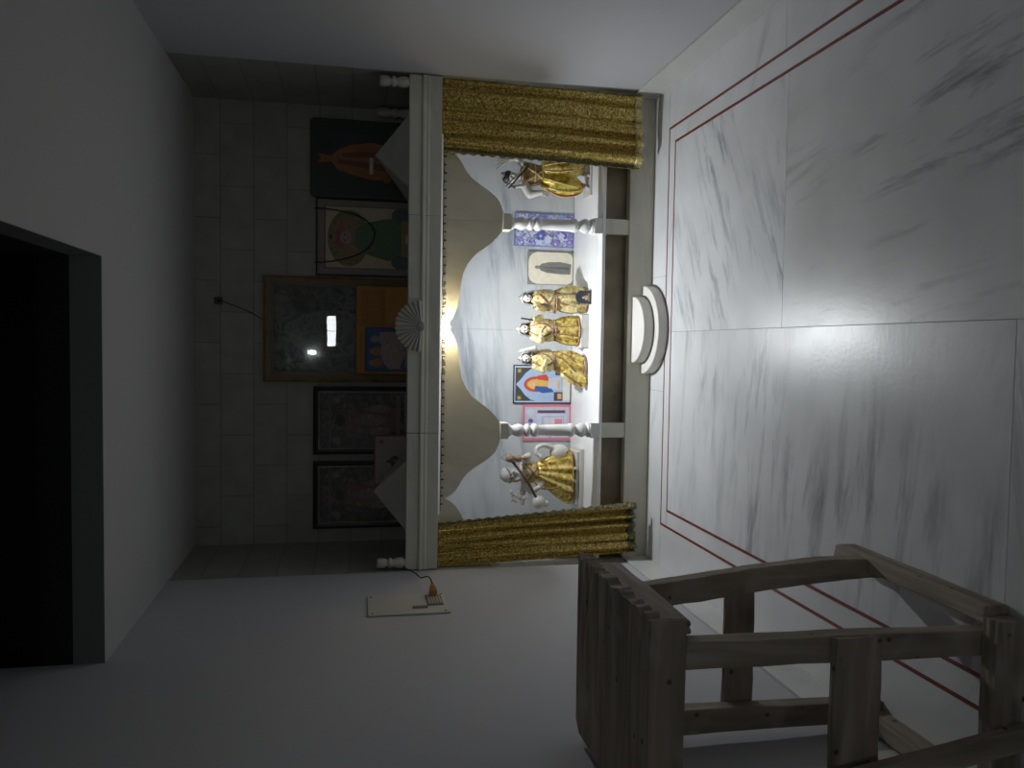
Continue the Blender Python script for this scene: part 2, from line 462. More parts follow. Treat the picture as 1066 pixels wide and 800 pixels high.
WX = old_wood('old_wood_crosswise', 0); WY = old_wood('old_wood_lengthwise', 1); WZ = old_wood('old_wood_upright', 2)

# ------------------------------------------------------------------ room
XL, XR, YB, YT, ZC, YR = -1.227, 1.430, 5.065, 4.338, 2.611, -2.5
HX, HY0, HY1, HZ = .312, 1.75, 3.255, 2.722       # opening in the ceiling
def quad(bm, pts, mi=0):
    f = bm.faces.new([bm.verts.new(p) for p in pts]); f.material_index = mi
    return f

# floor: slabs with fine joints on a grout bed
bm = bmesh.new()
box(bm, XL - .1, XR + .1, YR - .1, YB + .1, -.06, -.004, 0)
RX0, RX1, RY1 = -.985, 1.204, 4.222               # outer red line
g = .0012
IX0, IX1, IY1 = RX0 + .012, RX1 - .012, RY1 - .012
JX, JY = .090, 2.985
DX0, DX1, DY1 = -.895, 1.117, 4.138               # inner red line outer edge
iw = .012
def slab(x0, x1, y0, y1, mi): box(bm, x0 + g, x1 - g, y0 + g, y1 - g, -.02, 0, mi)
ix0, ix1, iy1 = DX0 + iw, DX1 - iw, DY1 - iw
slab(JX, ix1, JY, iy1, 1); slab(JX, ix1, YR + .6, JY, 2)
slab(ix0, JX, 1.81, iy1, 3); slab(ix0, JX, YR + .6, 1.81, 4)
# band between the two lines
slab(DX1, IX1, YR + .6, DY1, 5); slab(IX0, DX0, YR + .6, DY1, 5)
slab(IX0, IX1, DY1, IY1, 5)
# margin outside the outer line
for a, b_ in ((XL, -.24), (-.24, .40), (.40, XR)): slab(a, b_, RY1, YB, 5)
slab(RX1, XR, JY + .03, RY1, 5); slab(RX1, XR, YR, JY + .03, 5)
slab(XL, RX0, 3.2, RY1, 5); slab(XL, RX0, YR, 3.2, 5)
slab(RX0, RX1, YR, YR + .6, 5)
o = finish('floor', bm, [m_grout, m_slab_far, m_slab_near, m_slab_left, m_slab_left2, m_border]); tag(o, kind='structure')
# red stone inlay lines
def inlay(name, x0, x1, y1, w):
    bm = bmesh.new()
    y0 = YR + .6
    pts = [(x0, y0), (x0, y1), (x1, y1), (x1, y0), (x1 - w, y0), (x1 - w, y1 - w), (x0 + w, y1 - w), (x0 + w, y0)]
    for a in ((0, 1, 6, 7), (1, 2, 5, 6), (2, 3, 4, 5)):
        prism_z(bm, [pts[i] for i in a], -.02, .0002)
    o = finish(name, bm, m_red); tag(o, kind='structure')
inlay('trim_1', RX0, RX1, RY1, .012); inlay('trim_2', DX0, DX1, DY1, .012)

def wall_side(name, x, dx, tile):
    bm = bmesh.new()
    box(bm, min(x, x + dx), max(x, x + dx), YR - .1, YT, 0, ZC, 0)
    box(bm, min(x, x + dx), max(x, x + dx), YT, YB + .1, 0, ZC, 1)
    tag(finish(name, bm, [m_paint, tile]), kind='structure')
wall_side('wall_left', XL, -.1, m_tile_y); wall_side('wall_right', XR, .1, m_tile_y)
bm = bmesh.new(); box(bm, XL, XR, YB, YB + .1, 0, ZC)
tag(finish('wall_back', bm, m_tile_x), kind='structure')
# ceiling with the open hatch beside the left wall
bm = bmesh.new()
box(bm, XL, XR + .1, HY1, YB + .1, ZC, HZ, 0)
box(bm, XL, XR + .1, YR - .1, HY0, ZC, HZ, 0)
box(bm, HX, XR + .1, HY0, HY1, ZC, HZ, 0)
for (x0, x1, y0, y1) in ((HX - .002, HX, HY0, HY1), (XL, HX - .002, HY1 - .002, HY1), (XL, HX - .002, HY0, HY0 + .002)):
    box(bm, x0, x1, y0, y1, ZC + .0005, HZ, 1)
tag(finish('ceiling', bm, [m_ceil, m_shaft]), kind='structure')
# dark stairwell above the hatch: the left wall runs on up, the other sides are coloured near black
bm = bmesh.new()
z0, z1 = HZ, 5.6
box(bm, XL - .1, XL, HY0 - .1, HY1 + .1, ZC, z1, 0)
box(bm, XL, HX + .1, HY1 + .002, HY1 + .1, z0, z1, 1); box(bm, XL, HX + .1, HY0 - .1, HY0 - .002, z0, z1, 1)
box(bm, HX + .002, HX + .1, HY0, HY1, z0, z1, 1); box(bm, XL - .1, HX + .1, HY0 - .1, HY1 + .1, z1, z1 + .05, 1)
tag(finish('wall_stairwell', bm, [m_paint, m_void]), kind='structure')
# rear wall with a small high window
WX0, WX1, WZ0, WZ1 = -.06, .43, 1.915, 2.075
bm = bmesh.new()
box(bm, XL, XR, YR - .1, YR, 0, WZ0); box(bm, XL, XR, YR - .1, YR, WZ1, ZC)
box(bm, XL, WX0, YR - .1, YR, WZ0, WZ1); box(bm, WX1, XR, YR - .1, YR, WZ0, WZ1)
tag(finish('wall_rear', bm, m_paint), kind='structure')
m_day = glow('frosted_daylight_pane', (.92, .97, 1.0), 30)
bm = bmesh.new(); box(bm, WX0, WX1, YR - .085, YR - .08, WZ0, WZ1)
w1 = tag(finish('window_1', bm, m_day), kind='structure')
bm = bmesh.new()
for a in ((WX0, WX0 + .015, WZ0, WZ1), (WX1 - .015, WX1, WZ0, WZ1), (WX0 + .015, WX1 - .015, WZ0, WZ0 + .015), (WX0 + .015, WX1 - .015, WZ1 - .015, WZ1), (.18, .19, WZ0 + .015, WZ1 - .015)):
    box(bm, a[0], a[1], YR - .075, YR - .045, a[2], a[3])
finish('window_frame', bm, plain('grey_window_frame', (.3, .3, .3), .5), w1)
# marble skirting
BB = .147
for nm, x0, x1 in (('baseboard_left', XL, XL + .012), ('baseboard_right', XR - .012, XR)):
    bm = bmesh.new()
    ys = [YR, 1.4, 3.05, 4.43]
    for a, b_ in zip(ys, ys[1:]): box(bm, x0, x1, a + .001, b_ - .001, 0, BB)
    tag(finish(nm, bm, m_skirt, bevel=.003), kind='structure')

# lamp high on the rear wall (seen in the picture glass)
lamp = thing('wall_lamp', 'white batten lamp with glowing bulb, mirrored in the glass of the big gold-framed picture', 'lamp', (.15, YR, 2.28))
bm = bmesh.new(); box(bm, -.10, .47, YR + .001, YR + .035, 2.265, 2.295); finish('batten', bm, plain('white_plastic', (.75, .75, .72), .4), lamp, bevel=.004)
bm = bmesh.new(); capsule(bm, (-.14, YR + .05, 2.25), (-.14, YR + .05, 2.31), .038, .038, 20); finish('bulb', bm, glow('cool_bulb_glow', (.85, 1.0, .92), 45), lamp, True)
bm = bmesh.new(); lathe(bm, -.14, YR + .02, [(2.30, .018), (2.26, .018)], 16); finish('bulb_holder', bm, MATS['white_plastic'], lamp)

# ------------------------------------------------------------------ shrine
CX = .103
YF = 4.430                      # front of base, shelf and columns
shrine = thing('shrine', 'long white marble shrine with scalloped arches on two turned columns across the end wall', 'shrine', (CX, 4.75, 0))
def part(name, bm, mat, par=shrine, **k): return finish(name, bm, mat, par, **k)
SX0, SX1 = XL + .004, XR - .004
# base
bm = bmesh.new(); box(bm, SX0, SX1, YF, YB - .004, 0, .145); part('base', bm, m_shrine, bevel=.004)
# recessed brown band
bm = bmesh.new(); box(bm, SX0, SX1, YF + .055, YF + .085, .145, .286); part('recess_panel', bm, m_brown)
# shelf
bm = bmesh.new(); box(bm, SX0, SX1, YF, YB - .03, .284, .306); part('shelf', bm, m_shelf, bevel=.006, seg=3)
CXS = (-.478, .689)
for cx in CXS:
    bm = bmesh.new(); box(bm, cx - .043, cx + .043, YF + .006, YF + .054, .145, .284); part('pedestal', bm, m_shrine, bevel=.004)
# alcove lining
bm = bmesh.new(); box(bm, SX0, CX - .0008, YB - .028, YB - .006, .306, 1.31); box(bm, CX + .0008, SX1, YB - .028, YB - .006, .306, 1.31)
part('back_panel', bm, m_back)
for x0, x1 in ((SX0, SX0 + .012), (SX1 - .012, SX1)):
    bm = bmesh.new(); box(bm, x0, x1, YF + .06, YB - .03, .306, 1.30); part('side_panel', bm, m_back)
# turned columns
def column(cx):
    cy = YF + .044
    prof = [(.838, .026), (.832, .037), (.822, .039), (.812, .030), (.802, .0265), (.788, .031), (.768, .0375), (.752, .034), (.738, .026), (.729, .0235),
            (.727, .034), (.722, .0365), (.712, .0365), (.707, .034), (.704, .0265), (.690, .0265), (.686, .035), (.681, .038), (.664, .038), (.659, .034),
            (.655, .0295), (.600, .031), (.540, .033), (.475, .0345), (.470, .037), (.465, .039), (.451, .039), (.446, .035), (.442, .026), (.436, .0245),
            (.424, .030), (.406, .040), (.392, .0425), (.378, .036), (.370, .031), (.366, .038), (.362, .043), (.350, .043)]
    bm = bmesh.new(); lathe(bm, cx, cy, prof, 40)
    c = part('column', bm, m_stone_col, smooth=True)
    bm = bmesh.new(); box(bm, cx - .044, cx + .044, YF, YF + .088, .306, .352); finish('base_block', bm, m_stone_col, c, bevel=.003)
    bm = bmesh.new(); box(bm, cx - .045, cx + .045, YF, YF + .09, .830, .878); finish('capital', bm, m_shrine, c, bevel=.003)
    bm = bmesh.new(); lathe(bm, cx, YF - .0005, [(.326, .006), (.3255, .006)], 12)
    bm.free()
m_stone_col = marble('column_marble', (.78, .77, .75), (.5, .5, .5), along=3, across=10, amount=.25, rough=.3, seed=11)
for cx in CXS: column(cx)
# arch panels: half-profile measured from the column axis
YP0, YP1 = 4.448, 4.462
def rise(t):
    """height of the scallop over a bay, t = 0 at the column edge .. 1 at the cusp"""
    K = [(0, .875), (.03, .888), (.07, .905), (.13, .935), (.20, .985), (.27, 1.035), (.36, 1.071), (.46, 1.096), (.58, 1.108), (.70, 1.115), (.80, 1.124), (.88, 1.141), (.94, 1.160), (1, 1.190)]
    for (a, za), (b, zb) in zip(K, K[1:]):
        if t <= b: return za + (zb - za) * (t - a) / (b - a)
    return K[-1][1]
def rise_side(t):
    K = [(0, .872), (.06, .880), (.16, .890), (.26, .912), (.36, .952), (.46, 1.005), (.56, 1.052), (.68, 1.087), (.80, 1.108), (.89, 1.128), (.95, 1.152), (1, 1.185)]
    for (a, za), (b, zb) in zip(K, K[1:]):
        if t <= b: return za + (zb - za) * (t - a) / (b - a)
    return K[-1][1]
def arch(xa, xb, fn):
    """panel between two column axes with a cusped arch cut into its lower edge"""
    xm = (xa + xb) / 2
    e = .045
    low = [(xa, .878), (xa + e, .878)]
    N = 44
    half = xm - xa - e
    for i in range(1, N + 1): low.append((xa + e + half * i / N, fn(i / N)))
    for i in range(N - 1, -1, -1): low.append((xb - e - half * i / N, fn(i / N)))
    low.append((xb, .878)); low[-2] = (xb - e, .878)
    bm = bmesh.new()
    top = 1.30
    n = len(low)
    a = [bm.verts.new((x, YP0, z)) for x, z in low]; at = [bm.verts.new((x, YP0, top)) for x, z in low]
    b_ = [bm.verts.new((x, YP1, z)) for x, z in low]; bt = [bm.verts.new((x, YP1, top)) for x, z in low]
    for i in range(n - 1):
        bm.faces.new((a[i], a[i + 1], at[i + 1], at[i])); bm.faces.new((b_[i + 1], b_[i], bt[i], bt[i + 1]))
        bm.faces.new((a[i + 1], a[i], b_[i], b_[i + 1])); bm.faces.new((at[i], at[i + 1], bt[i + 1], bt[i]))
    bm.faces.new((a[0], at[0], bt[0], b_[0])); bm.faces.new((a[-1], b_[-1], bt[-1], at[-1]))
    part('arch_panel', bm, m_arch)
arch(CXS[0] + .0008, CXS[1] - .0008, rise)
def side_bay(xa, xb, sgn):
    """side bay: the outer half ends at the wall with the same scallop"""
    arch(min(xa, xb), max(xa, xb), rise_side)
side_bay(CXS[1] + .0008, SX1 + .012, 1)
side_bay(SX0 - .008, CXS[0] - .0008, -1)
# cornice: fascia, bead and upper band in three lengths
for x0, x1 in ((SX0, CXS[0] - .0008), (CXS[0] + .0008, CXS[1] - .0008), (CXS[1] + .0008, SX1)):
    bm = bmesh.new()
    y = 4.352
    prism_x(bm, [(y, 1.232), (YP1 + .06, 1.232), (YP1 + .06, 1.335), (y - .012, 1.335), (y - .012, 1.322), (y - .006, 1.318), (y - .006, 1.300), (y, 1.296)], x0, x1)
    part('cornice', bm, m_shrine, bevel=.002)
    bm = bmesh.new(); box(bm, x0, x1, 4.350, 4.392, 1.335, 1.405); part('parapet', bm, m_shrine, bevel=.004)
bm = bmesh.new(); box(bm, SX0, SX1, YP1 + .06, YB - .004, 1.305, 1.335); part('roof_slab', bm, m_shrine)
# metal lip under the fascia, tilted to mirror the lit floor as a bright line
bm = bmesh.new(); prism_x(bm, [(4.353, 1.2318), (4.361, 1.2225), (4.364, 1.2225), (4.364, 1.2318)], SX0 + .30, SX1 - .30); part('metal_strip', bm, plain('bright_aluminium', (.8, .8, .8), .3, metal=.9))
# carved fan
bm = bmesh.new()
FXc, FZ, FR = .098, 1.335, .139
n = 16
yb_, = (4.346,)
cen = bm.verts.new((FXc, 4.322, FZ)); rim = []; rimb = []
N = n * 6
for i in range(N + 1):
    a = PI * i / N
    w = abs(math.sin(a * n))
    rr = FR * (.955 + .045 * w)
    rim.append(bm.verts.new((FXc + rr * math.cos(a), 4.334 - .009 * w, FZ + rr * math.sin(a))))
    rimb.append(bm.verts.new((FXc + rr * math.cos(a), yb_, FZ + rr * math.sin(a))))
for i in range(N):
    bm.faces.new((cen, rim[i + 1], rim[i])); bm.faces.new((rim[i], rim[i + 1], rimb[i + 1], rimb[i]))
bm.faces.new([rimb[i] for i in range(N + 1)])
bm.faces.new((cen, rim[0], rimb[0], rimb[-1], rim[-1]))
fan = part('carved_fan', bm, m_fan)
bm = bmesh.new(); ell(bm, (FXc, 4.324, FZ + .002), (.026, .010, .026), 20, 10); finish('fan_boss', bm, m_fan, fan, smooth=True)
# little turned finials on the ends of the roof
def finial(x, y, z0, h):
    bm = bmesh.new()
    pr = [(1, .60), (.985, .86), (.90, .92), (.80, .90), (.72, .86), (.66, .62), (.60, .66), (.56, .92), (.50, .94), (.44, .66), (.40, .72), (.30, .93), (.12, .97), (.06, .8), (0, .8)]
    lathe(bm, x, y, [(z0 + h * t, .031 * r) for t, r in pr], 28)
    part('finial', bm, m_roof, smooth=True)
finial(1.386, 4.371, 1.405, .155); finial(-1.186, 4.371, 1.405, .155); finial(1.385, 4.96, 1.335, .22)
# pyramids over the side bays
def pyramid(cx, cy, hw, hd, z0, h):
    bm = bmesh.new()
    b4 = [bm.verts.new((cx + sx * hw, cy + sy * hd, z0)) for sx, sy in ((-1, -1), (1, -1), (1, 1), (-1, 1))]
    c4 = [bm.verts.new((cx + sx * hw, cy + sy * hd, z0 + .012)) for sx, sy in ((-1, -1), (1, -1), (1, 1), (-1, 1))]
    t = bm.verts.new((cx, cy, z0 + h))
    bm.faces.new(b4[::-1])
    for i in range(4):
        bm.faces.new((b4[i], b4[(i + 1) % 4], c4[(i + 1) % 4], c4[i])); bm.faces.new((c4[i], c4[(i + 1) % 4], t))
    part('roof_pyramid', bm, m_roof)
pyramid(1.065, 4.68, .25, .2, 1.335, .238); pyramid(-.848, 4.68, .25, .2, 1.335, .236)

# half-round steps
def step(name, label, r, z0, z1, r_in=0):
    bm = bmesh.new()
    pts = [(CX + r * math.cos(a), YF - .001 + -r * 1.03 * math.sin(a)) for a in [PI * i / 48 for i in range(49)]]
    prism_z(bm, pts, z0, z1)
    o = finish(name, bm, m_step, bevel=.007, seg=3); tag(o, label, 'step', 'half-round steps at the shrine')
step('marble_step', 'wider lower half-round marble step on the floor before the shrine base', .252, 0, .058)
step('marble_step', 'smaller upper half-round marble step resting on the wider one', .19, .058, .118)

# LED bulb behind the cusp of the middle arch
LED = Vector((CX - .004, 4.470, 1.172))
led = thing('led_bulb', 'small bright white bulb at the cusp of the middle arch', 'bulb', LED)
# a shallow domed lamp looking down and out into the room, on a short black holder
la = math.radians(22)
ld = Vector((0, -math.sin(la), -math.cos(la))); lu = Vector((1, 0, 0)); lw = ld.cross(lu)
bm = bmesh.new(); rings = []
for k in range(5):
    a = math.radians(50) * (1 - k / 5); q_ = .016 / math.sin(math.radians(50))
    rings.append([bm.verts.new(LED + ld * (q_ * (math.cos(a) - math.cos(math.radians(50)))) + (lu * math.cos(2 * PI * i / 16) + lw * math.sin(2 * PI * i / 16)) * q_ * math.sin(a)) for i in range(16)])
tipv = bm.verts.new(LED + ld * (q_ * (1 - math.cos(math.radians(50)))))
for a, b_ in zip(rings, rings[1:]):
    for i in range(16): bm.faces.new((a[i], a[(i + 1) % 16], b_[(i + 1) % 16], b_[i]))
for i in range(16): bm.faces.new((rings[-1][i], rings[-1][(i + 1) % 16], tipv))
finish('bulb_glass', bm, m_led, led, smooth=True)
m_holder = plain('dark_plastic', (.05, .05, .05), .5)
bm = bmesh.new(); tube(bm, [LED - ld * .0005, LED - ld * .012, LED - ld * .020], lambda f: .018 - .007 * f, 16)
tube(bm, [LED - ld * .018, LED + Vector((0, .016, .035)), LED + Vector((0, .030, .060))], .003, 8); finish('lamp_holder', bm, m_holder, led)

# added warm bulb under the cornice overhang, put in for the arch's yellow glow
PB = Vector((CX - .004, 4.376, 1.212))
bm = bmesh.new(); ell(bm, PB, (.006, .006, .006), 12, 8); finish('added_glow_bulb', bm, glow('added_warm_glow', (1.0, .84, .54), 3300), led, smooth=True)
bm = bmesh.new(); lathe(bm, PB.x, PB.y, [(1.2318, .008), (1.222, .008), (1.2165, .005)], 14); finish('added_bulb_holder', bm, m_holder, led)

# unlit string of tiny bulbs under the fascia
st = thing('string_light', 'dark string of tiny unlit bulbs strung along the underside of the shrine cornice', 'string lights', (CX, 4.43, 1.205))
bm = bmesh.new(); tube(bm, [(SX0 + .3 + i * (SX1 - SX0 - .5) / 60, 4.440, 1.209 + .002 * math.sin(i * 1.3)) for i in range(61)], .0018, 6); finish('wire', bm, m_wire, st)
bb = None
for i in range(46):
    x = SX0 + .34 + i * .0455
    if bb is None:
        bm = bmesh.new(); capsule(bm, (x, 4.438, 1.206), (x, 4.436, 1.196), .0048, .0035, 10); bb = finish('bulb', bm, plain('dark_bulb', (.06, .05, .035), .3), st, smooth=True); bx = x
    else:
        c = bb.copy(); COL.objects.link(c); c.parent = st; c.location = (x - bx, 0, .002 * math.sin(i * 1.7))

# ------------------------------------------------------------------ curtains
def curtain(label, xt0, xt1, xb0, xb1, inner, zt, zb, seed):
    rnd = random.Random(seed)
    root = thing('curtain', label, 'curtain', ((xt0 + xt1) / 2, 4.395, zb), 'gold curtains at the shrine ends')
    nu, nv = 150, 70
    ph = [rnd.uniform(0, 6.28) for _ in range(4)]
    def pos(u, v, off=0):
        x0 = xt0 + (xb0 - xt0) * v; x1 = xt1 + (xb1 - xt1) * v
        uu = u + .010 * math.sin(2 * PI * (2.2 * u + .4 * v) + ph[0])
        x = x0 + (x1 - x0) * uu
        top = -abs(math.sin(PI * 15 * u + ph[1])) ** .8 * .013 * (1 - v) ** 1.2
        body = -abs(math.sin(PI * (4.6 + .35 * v) * u + ph[2] + .7 * v)) ** .75 * (.012 + .036 * v) + math.sin(2 * PI * 6.1 * u + ph[3] + 1.9 * v) * (.004 + .004 * v)
        y = 4.412 + top + body - .010 * v
        z = zt + (zb - zt) * v + .006 * math.sin(5 * u + ph[1]) * v ** 6
        return Vector((x, y + off, z))
    bm = bmesh.new()
    G = [[bm.verts.new(pos(i / nu, j / nv)) for j in range(nv + 1)] for i in range(nu + 1)]
    for i in range(nu):
        for j in range(nv): bm.faces.new((G[i][j], G[i + 1][j], G[i + 1][j + 1], G[i][j + 1]))
    o = finish('cloth', bm, m_gold_dark, root, smooth=True)
    s = o.modifiers.new('solid', 'SOLIDIFY'); s.thickness = .003; s.offset = 1
    # lace band on the inner edge and the hem
    bm = bmesh.new()
    w = .055
    us = [(1 - w * k / 4 if inner > 0 else w * k / 4) for k in range(5)]
    us[0] += .012 * inner
    G = []
    for j in range(121):
        v = j / 120
        row = []
        for k, u in enumerate(us):
            p = pos(u, v, -.0025)
            if k == 0: p.x += .004 * inner * math.sin(j * 1.1)
            row.append(bm.verts.new(p))
        G.append(row)
    for a, b_ in zip(G, G[1:]):
        for k in range(4): bm.faces.new((a[k], a[k + 1], b_[k + 1], b_[k]))
    o = finish('border', bm, m_lace, root, smooth=True); s = o.modifiers.new('solid', 'SOLIDIFY'); s.thickness = .002; s.offset = 0
    bm = bmesh.new()
    G = []
    for i in range(201):
        u = i / 200
        row = []
        for k in range(4):
            p = pos(u, .972 + .028 * k / 3, -.0035)
            if k == 3: p.z -= .012 + .005 * math.sin(i * 1.15)
            row.append(bm.verts.new(p))
        G.append(row)
    for a, b_ in zip(G, G[1:]):
        for k in range(3): bm.faces.new((a[k], a[k + 1], b_[k + 1], b_[k]))
    o = finish('hem', bm, m_hem if seed == 3 else m_lace, root, smooth=True); s = o.modifiers.new('solid', 'SOLIDIFY'); s.thickness = .002; s.offset = 0
    return root
curtain('gold sequinned curtain hanging before the idol with raised hand, at the bare wall without switchboard', 1.035, 1.424, 1.012, 1.421, -1, 1.2305, .115, 3)
curtain('gold sequinned curtain hanging beside the wall with the switchboard, flared at its hem', -1.218, -.980, -1.175, -.890, 1, 1.2305, .105, 5)

# ------------------------------------------------------------------ pictures
PC = {}
def pm(c, rough=.55):
    k = tuple(round(v, 3) for v in c)
    if k not in PC: PC[k] = plain('print_ink_%d' % len(PC), k, rough, var=.07, vscale=30)
    return PC[k]

def el(cx, cy, rx, ry, n=28, a0=0, a1=2 * PI): return [(cx + rx * math.cos(a0 + (a1 - a0) * i / n), cy + ry * math.sin(a0 + (a1 - a0) * i / n)) for i in range(n if abs(a1 - a0) > 6.2 else n + 1)]
def rc(x0, y0, x1, y1): return [(x0, y0), (x1, y0), (x1, y1), (x0, y1)]

def print_part(name, parent, x0, x1, z0, z1, y, shapes, bg, thick=.003, lean=0):
    """flat printed sheet; shapes in 0..1 of its width and height, painted one over the other"""
    mats = []; idx = {}
    def mi(m):
        if m.name not in idx: idx[m.name] = len(mats); mats.append(m)
        return idx[m.name]
    bm = bmesh.new()
    box(bm, x0, x1, y, y + thick, z0, z1, mi(bg))
    for k, (pts, m) in enumerate(shapes):
        yy = y - .00012 * (k + 1)
        vs = [bm.verts.new((x0 + (x1 - x0) * px, yy, z0 + (z1 - z0) * py)) for px, py in pts]
        f = bm.faces.new(vs); f.material_index = mi(m); f.normal_update()
        if f.normal.y > 0: f.normal_flip()
    return finish(name, bm, mats, parent, recalc=False)

def frame_part(name, parent, x0, x1, z0, z1, w, y0, y1, mat, raise_in=.0, bevel=.003):
    """four mitred bars, stepped towards the sheet"""
    bm = bmesh.new()
    def ring(d, y): return [(x0 + d, y, z0 + d), (x1 - d, y, z0 + d), (x1 - d, y, z1 - d), (x0 + d, y, z1 - d)]
    prof = [(0, y1), (0, y0 + .002), (.003, y0), (w * .35, y0 - raise_in), (w * .6, y0 + .004), (w - .003, y0 + .006), (w, y0 + .009), (w, y1)]
    rs = [[bm.verts.new(p) for p in ring(d, y)] for d, y in prof]
    for a, b_ in zip(rs, rs[1:] + rs[:1]):
        for i in range(4): bm.faces.new((a[i], a[(i + 1) % 4], b_[(i + 1) % 4], b_[i]))
    return finish(name, bm, mat, parent)

def glass_part(parent, x0, x1, z0, z1, y):
    bm = bmesh.new(); quad(bm, [(x0, y, z0), (x1, y, z0), (x1, y, z1), (x0, y, z1)])
    return finish('glass', bm, m_glass, parent)

ZR = 1.3355
YW = YB - .004
g_roof = 'pictures standing on the shrine roof'
# dark portrait with rounded corners
p = thing('picture', 'dark unframed portrait board of a seated figure in orange robes, rounded corners', 'picture', (1.11, 5.05, ZR), g_roof)
x0, x1, z0, z1 = .880, 1.352, ZR, 1.948
bm = bmesh.new()
r_ = .03
pts = [(x0, z0), (x1, z0)] + [(x1 - r_ + r_ * math.cos(a), z1 - r_ + r_ * math.sin(a)) for a in [PI / 2 * i / 6 for i in range(7)]] + [(x0 + r_ - r_ * math.sin(a), z1 - r_ + r_ * math.cos(a)) for a in [PI / 2 * i / 6 for i in range(7)]]
prism_y(bm, pts, YW - .022, YW - .002)
finish('board', bm, plain('dark_board', (.030, .034, .032), .45), p, bevel=.004)
skin, robe, robe2 = pm((.30, .12, .05)), pm((.34, .14, .04)), pm((.20, .07, .04))
sh = [(rc(.02, .02, .98, .97), pm((.035, .040, .037))), (el(.55, .60, .30, .24), pm((.045, .045, .05))),
      ([(.30, .10), (.72, .06), (.78, .30), (.74, .52), (.66, .66), (.58, .72), (.50, .72), (.40, .66), (.33, .48), (.28, .3)], robe),
      ([(.40, .2), (.48, .66), (.54, .66), (.50, .2)], robe2), ([(.60, .16), (.56, .6), (.62, .62), (.70, .2)], robe2),
      (el(.36, .36, .05, .13), skin), (el(.70, .36, .05, .13), skin), (el(.31, .18, .06, .05), skin), (el(.60, .24, .06, .05), skin),
      (rc(.36, .30, .58, .335), pm((.62, .60, .54))), (rc(.50, .70, .58, .78), skin), (el(.54, .83, .058, .085), skin),
      (el(.54, .885, .062, .045), pm((.07, .04, .03))), (el(.517, .835, .008, .008), pm((.03, .02, .02))), (el(.563, .835, .008, .008), pm((.03, .02, .02))), (el(.54, .785, .018, .006), pm((.2, .05, .04)))]
sh = sh[:2] + [([(px - .05, py + (.09 if py > .25 else .07)) for px, py in pts_], m_) for pts_, m_ in sh[2:]]
print_part('print', p, x0 + .012, x1 - .012, z0 + .012, z1 - .015, YW - .0245, sh, plain('dark_print', (.035, .04, .037), .4), thick=.002)

# cream picture with green feathered figure
p = thing('picture', 'cream picture of a green feathered dancing figure, bead garland hung across it', 'picture', (.646, 5.04, ZR), g_roof)
x0, x1, z0, z1 = .412, .878, ZR, 1.912
frame_part('frame', p, x0, x1, z0, z1, .008, YW - .024, YW - .002, plain('thin_black_frame', (.03, .028, .025), .4))
m_feather = speckle('feather_print', [(.10, .12, .05), (.20, .20, .08), (.13, .17, .06), (.30, .24, .10), (.16, .10, .06)], 45)
m_greenrobe = speckle('green_robe_print', [(.05, .12, .05), (.09, .20, .08), (.06, .15, .07), (.20, .22, .10)], 40)
sh = [(rc(.075, -.0, .925, .93), pm((.19, .11, .09))), (rc(.09, .0, .91, .915), pm((.50, .43, .28))),
      (el(.49, .67, .38, .225), m_feather), (el(.49, .68, .28, .165), speckle('inner_feather_print', [(.16, .18, .06), (.32, .20, .10), (.20, .10, .07)], 60)),
      ([(.24, .06), (.80, .05), (.76, .30), (.70, .50), (.60, .60), (.38, .60), (.28, .48), (.20, .25)], m_greenrobe),
      (el(.18, .10, .10, .11), speckle('blue_peacock_print', [(.05, .07, .08), (.10, .13, .13), (.06, .10, .08)], 50)), (el(.82, .10, .10, .11), MATS['blue_peacock_print']),
      ([(.28, .02), (.74, .02), (.76, .10), (.26, .10)], speckle('gold_hem_print', [(.25, .16, .06), (.40, .28, .10), (.15, .10, .05)], 70)),
      (el(.36, .40, .07, .12), m_greenrobe), (el(.64, .40, .07, .12), m_greenrobe),
      (el(.50, .72, .11, .08), pm((.30, .22, .20))), (el(.50, .75, .15, .06), pm((.33, .10, .08))), (el(.50, .705, .085, .06), pm((.36, .25, .21))),
      (el(.46, .715, .014, .008), pm((.04, .03, .03))), (el(.54, .715, .014, .008), pm((.04, .03, .03))), (el(.50, .675, .02, .006), pm((.4, .08, .08))),
      (rc(.42, .77, .44, .84), pm((.30, .08, .07))), (rc(.55, .77, .57, .84), pm((.30, .08, .07))), (el(.50, .86, .035, .02), pm((.12, .06, .05))),
      (rc(.44, .03, .56, .055), pm((.55, .52, .45)))]
print_part('print', p, x0 + .009, x1 - .009, z0 + .009, z1 - .009, YW - .016, sh, plain('mauve_mount', (.27, .225, .21), .6))
# garland of dark beads
bm = bmesh.new()
pts = smooth_path([(.812, YW - .030, 1.916), (.805, YW - .034, 1.80), (.775, YW - .034, 1.66), (.72, YW - .034, 1.585), (.66, YW - .034, 1.565), (.59, YW - .034, 1.60), (.535, YW - .034, 1.68), (.500, YW - .034, 1.80), (.487, YW - .030, 1.916)], 14)
for i, q in enumerate(pts):
    ell(bm, q, (.0052, .0052, .0052), 8, 6)
tube(bm, pts, .0022, 5)
bm_g = finish('bead_garland', bm, plain('dark_wood_beads', (.045, .03, .02), .4), None, smooth=True)
tag(bm_g, 'string of dark beads looped over the cream picture of the green figure', 'garland')

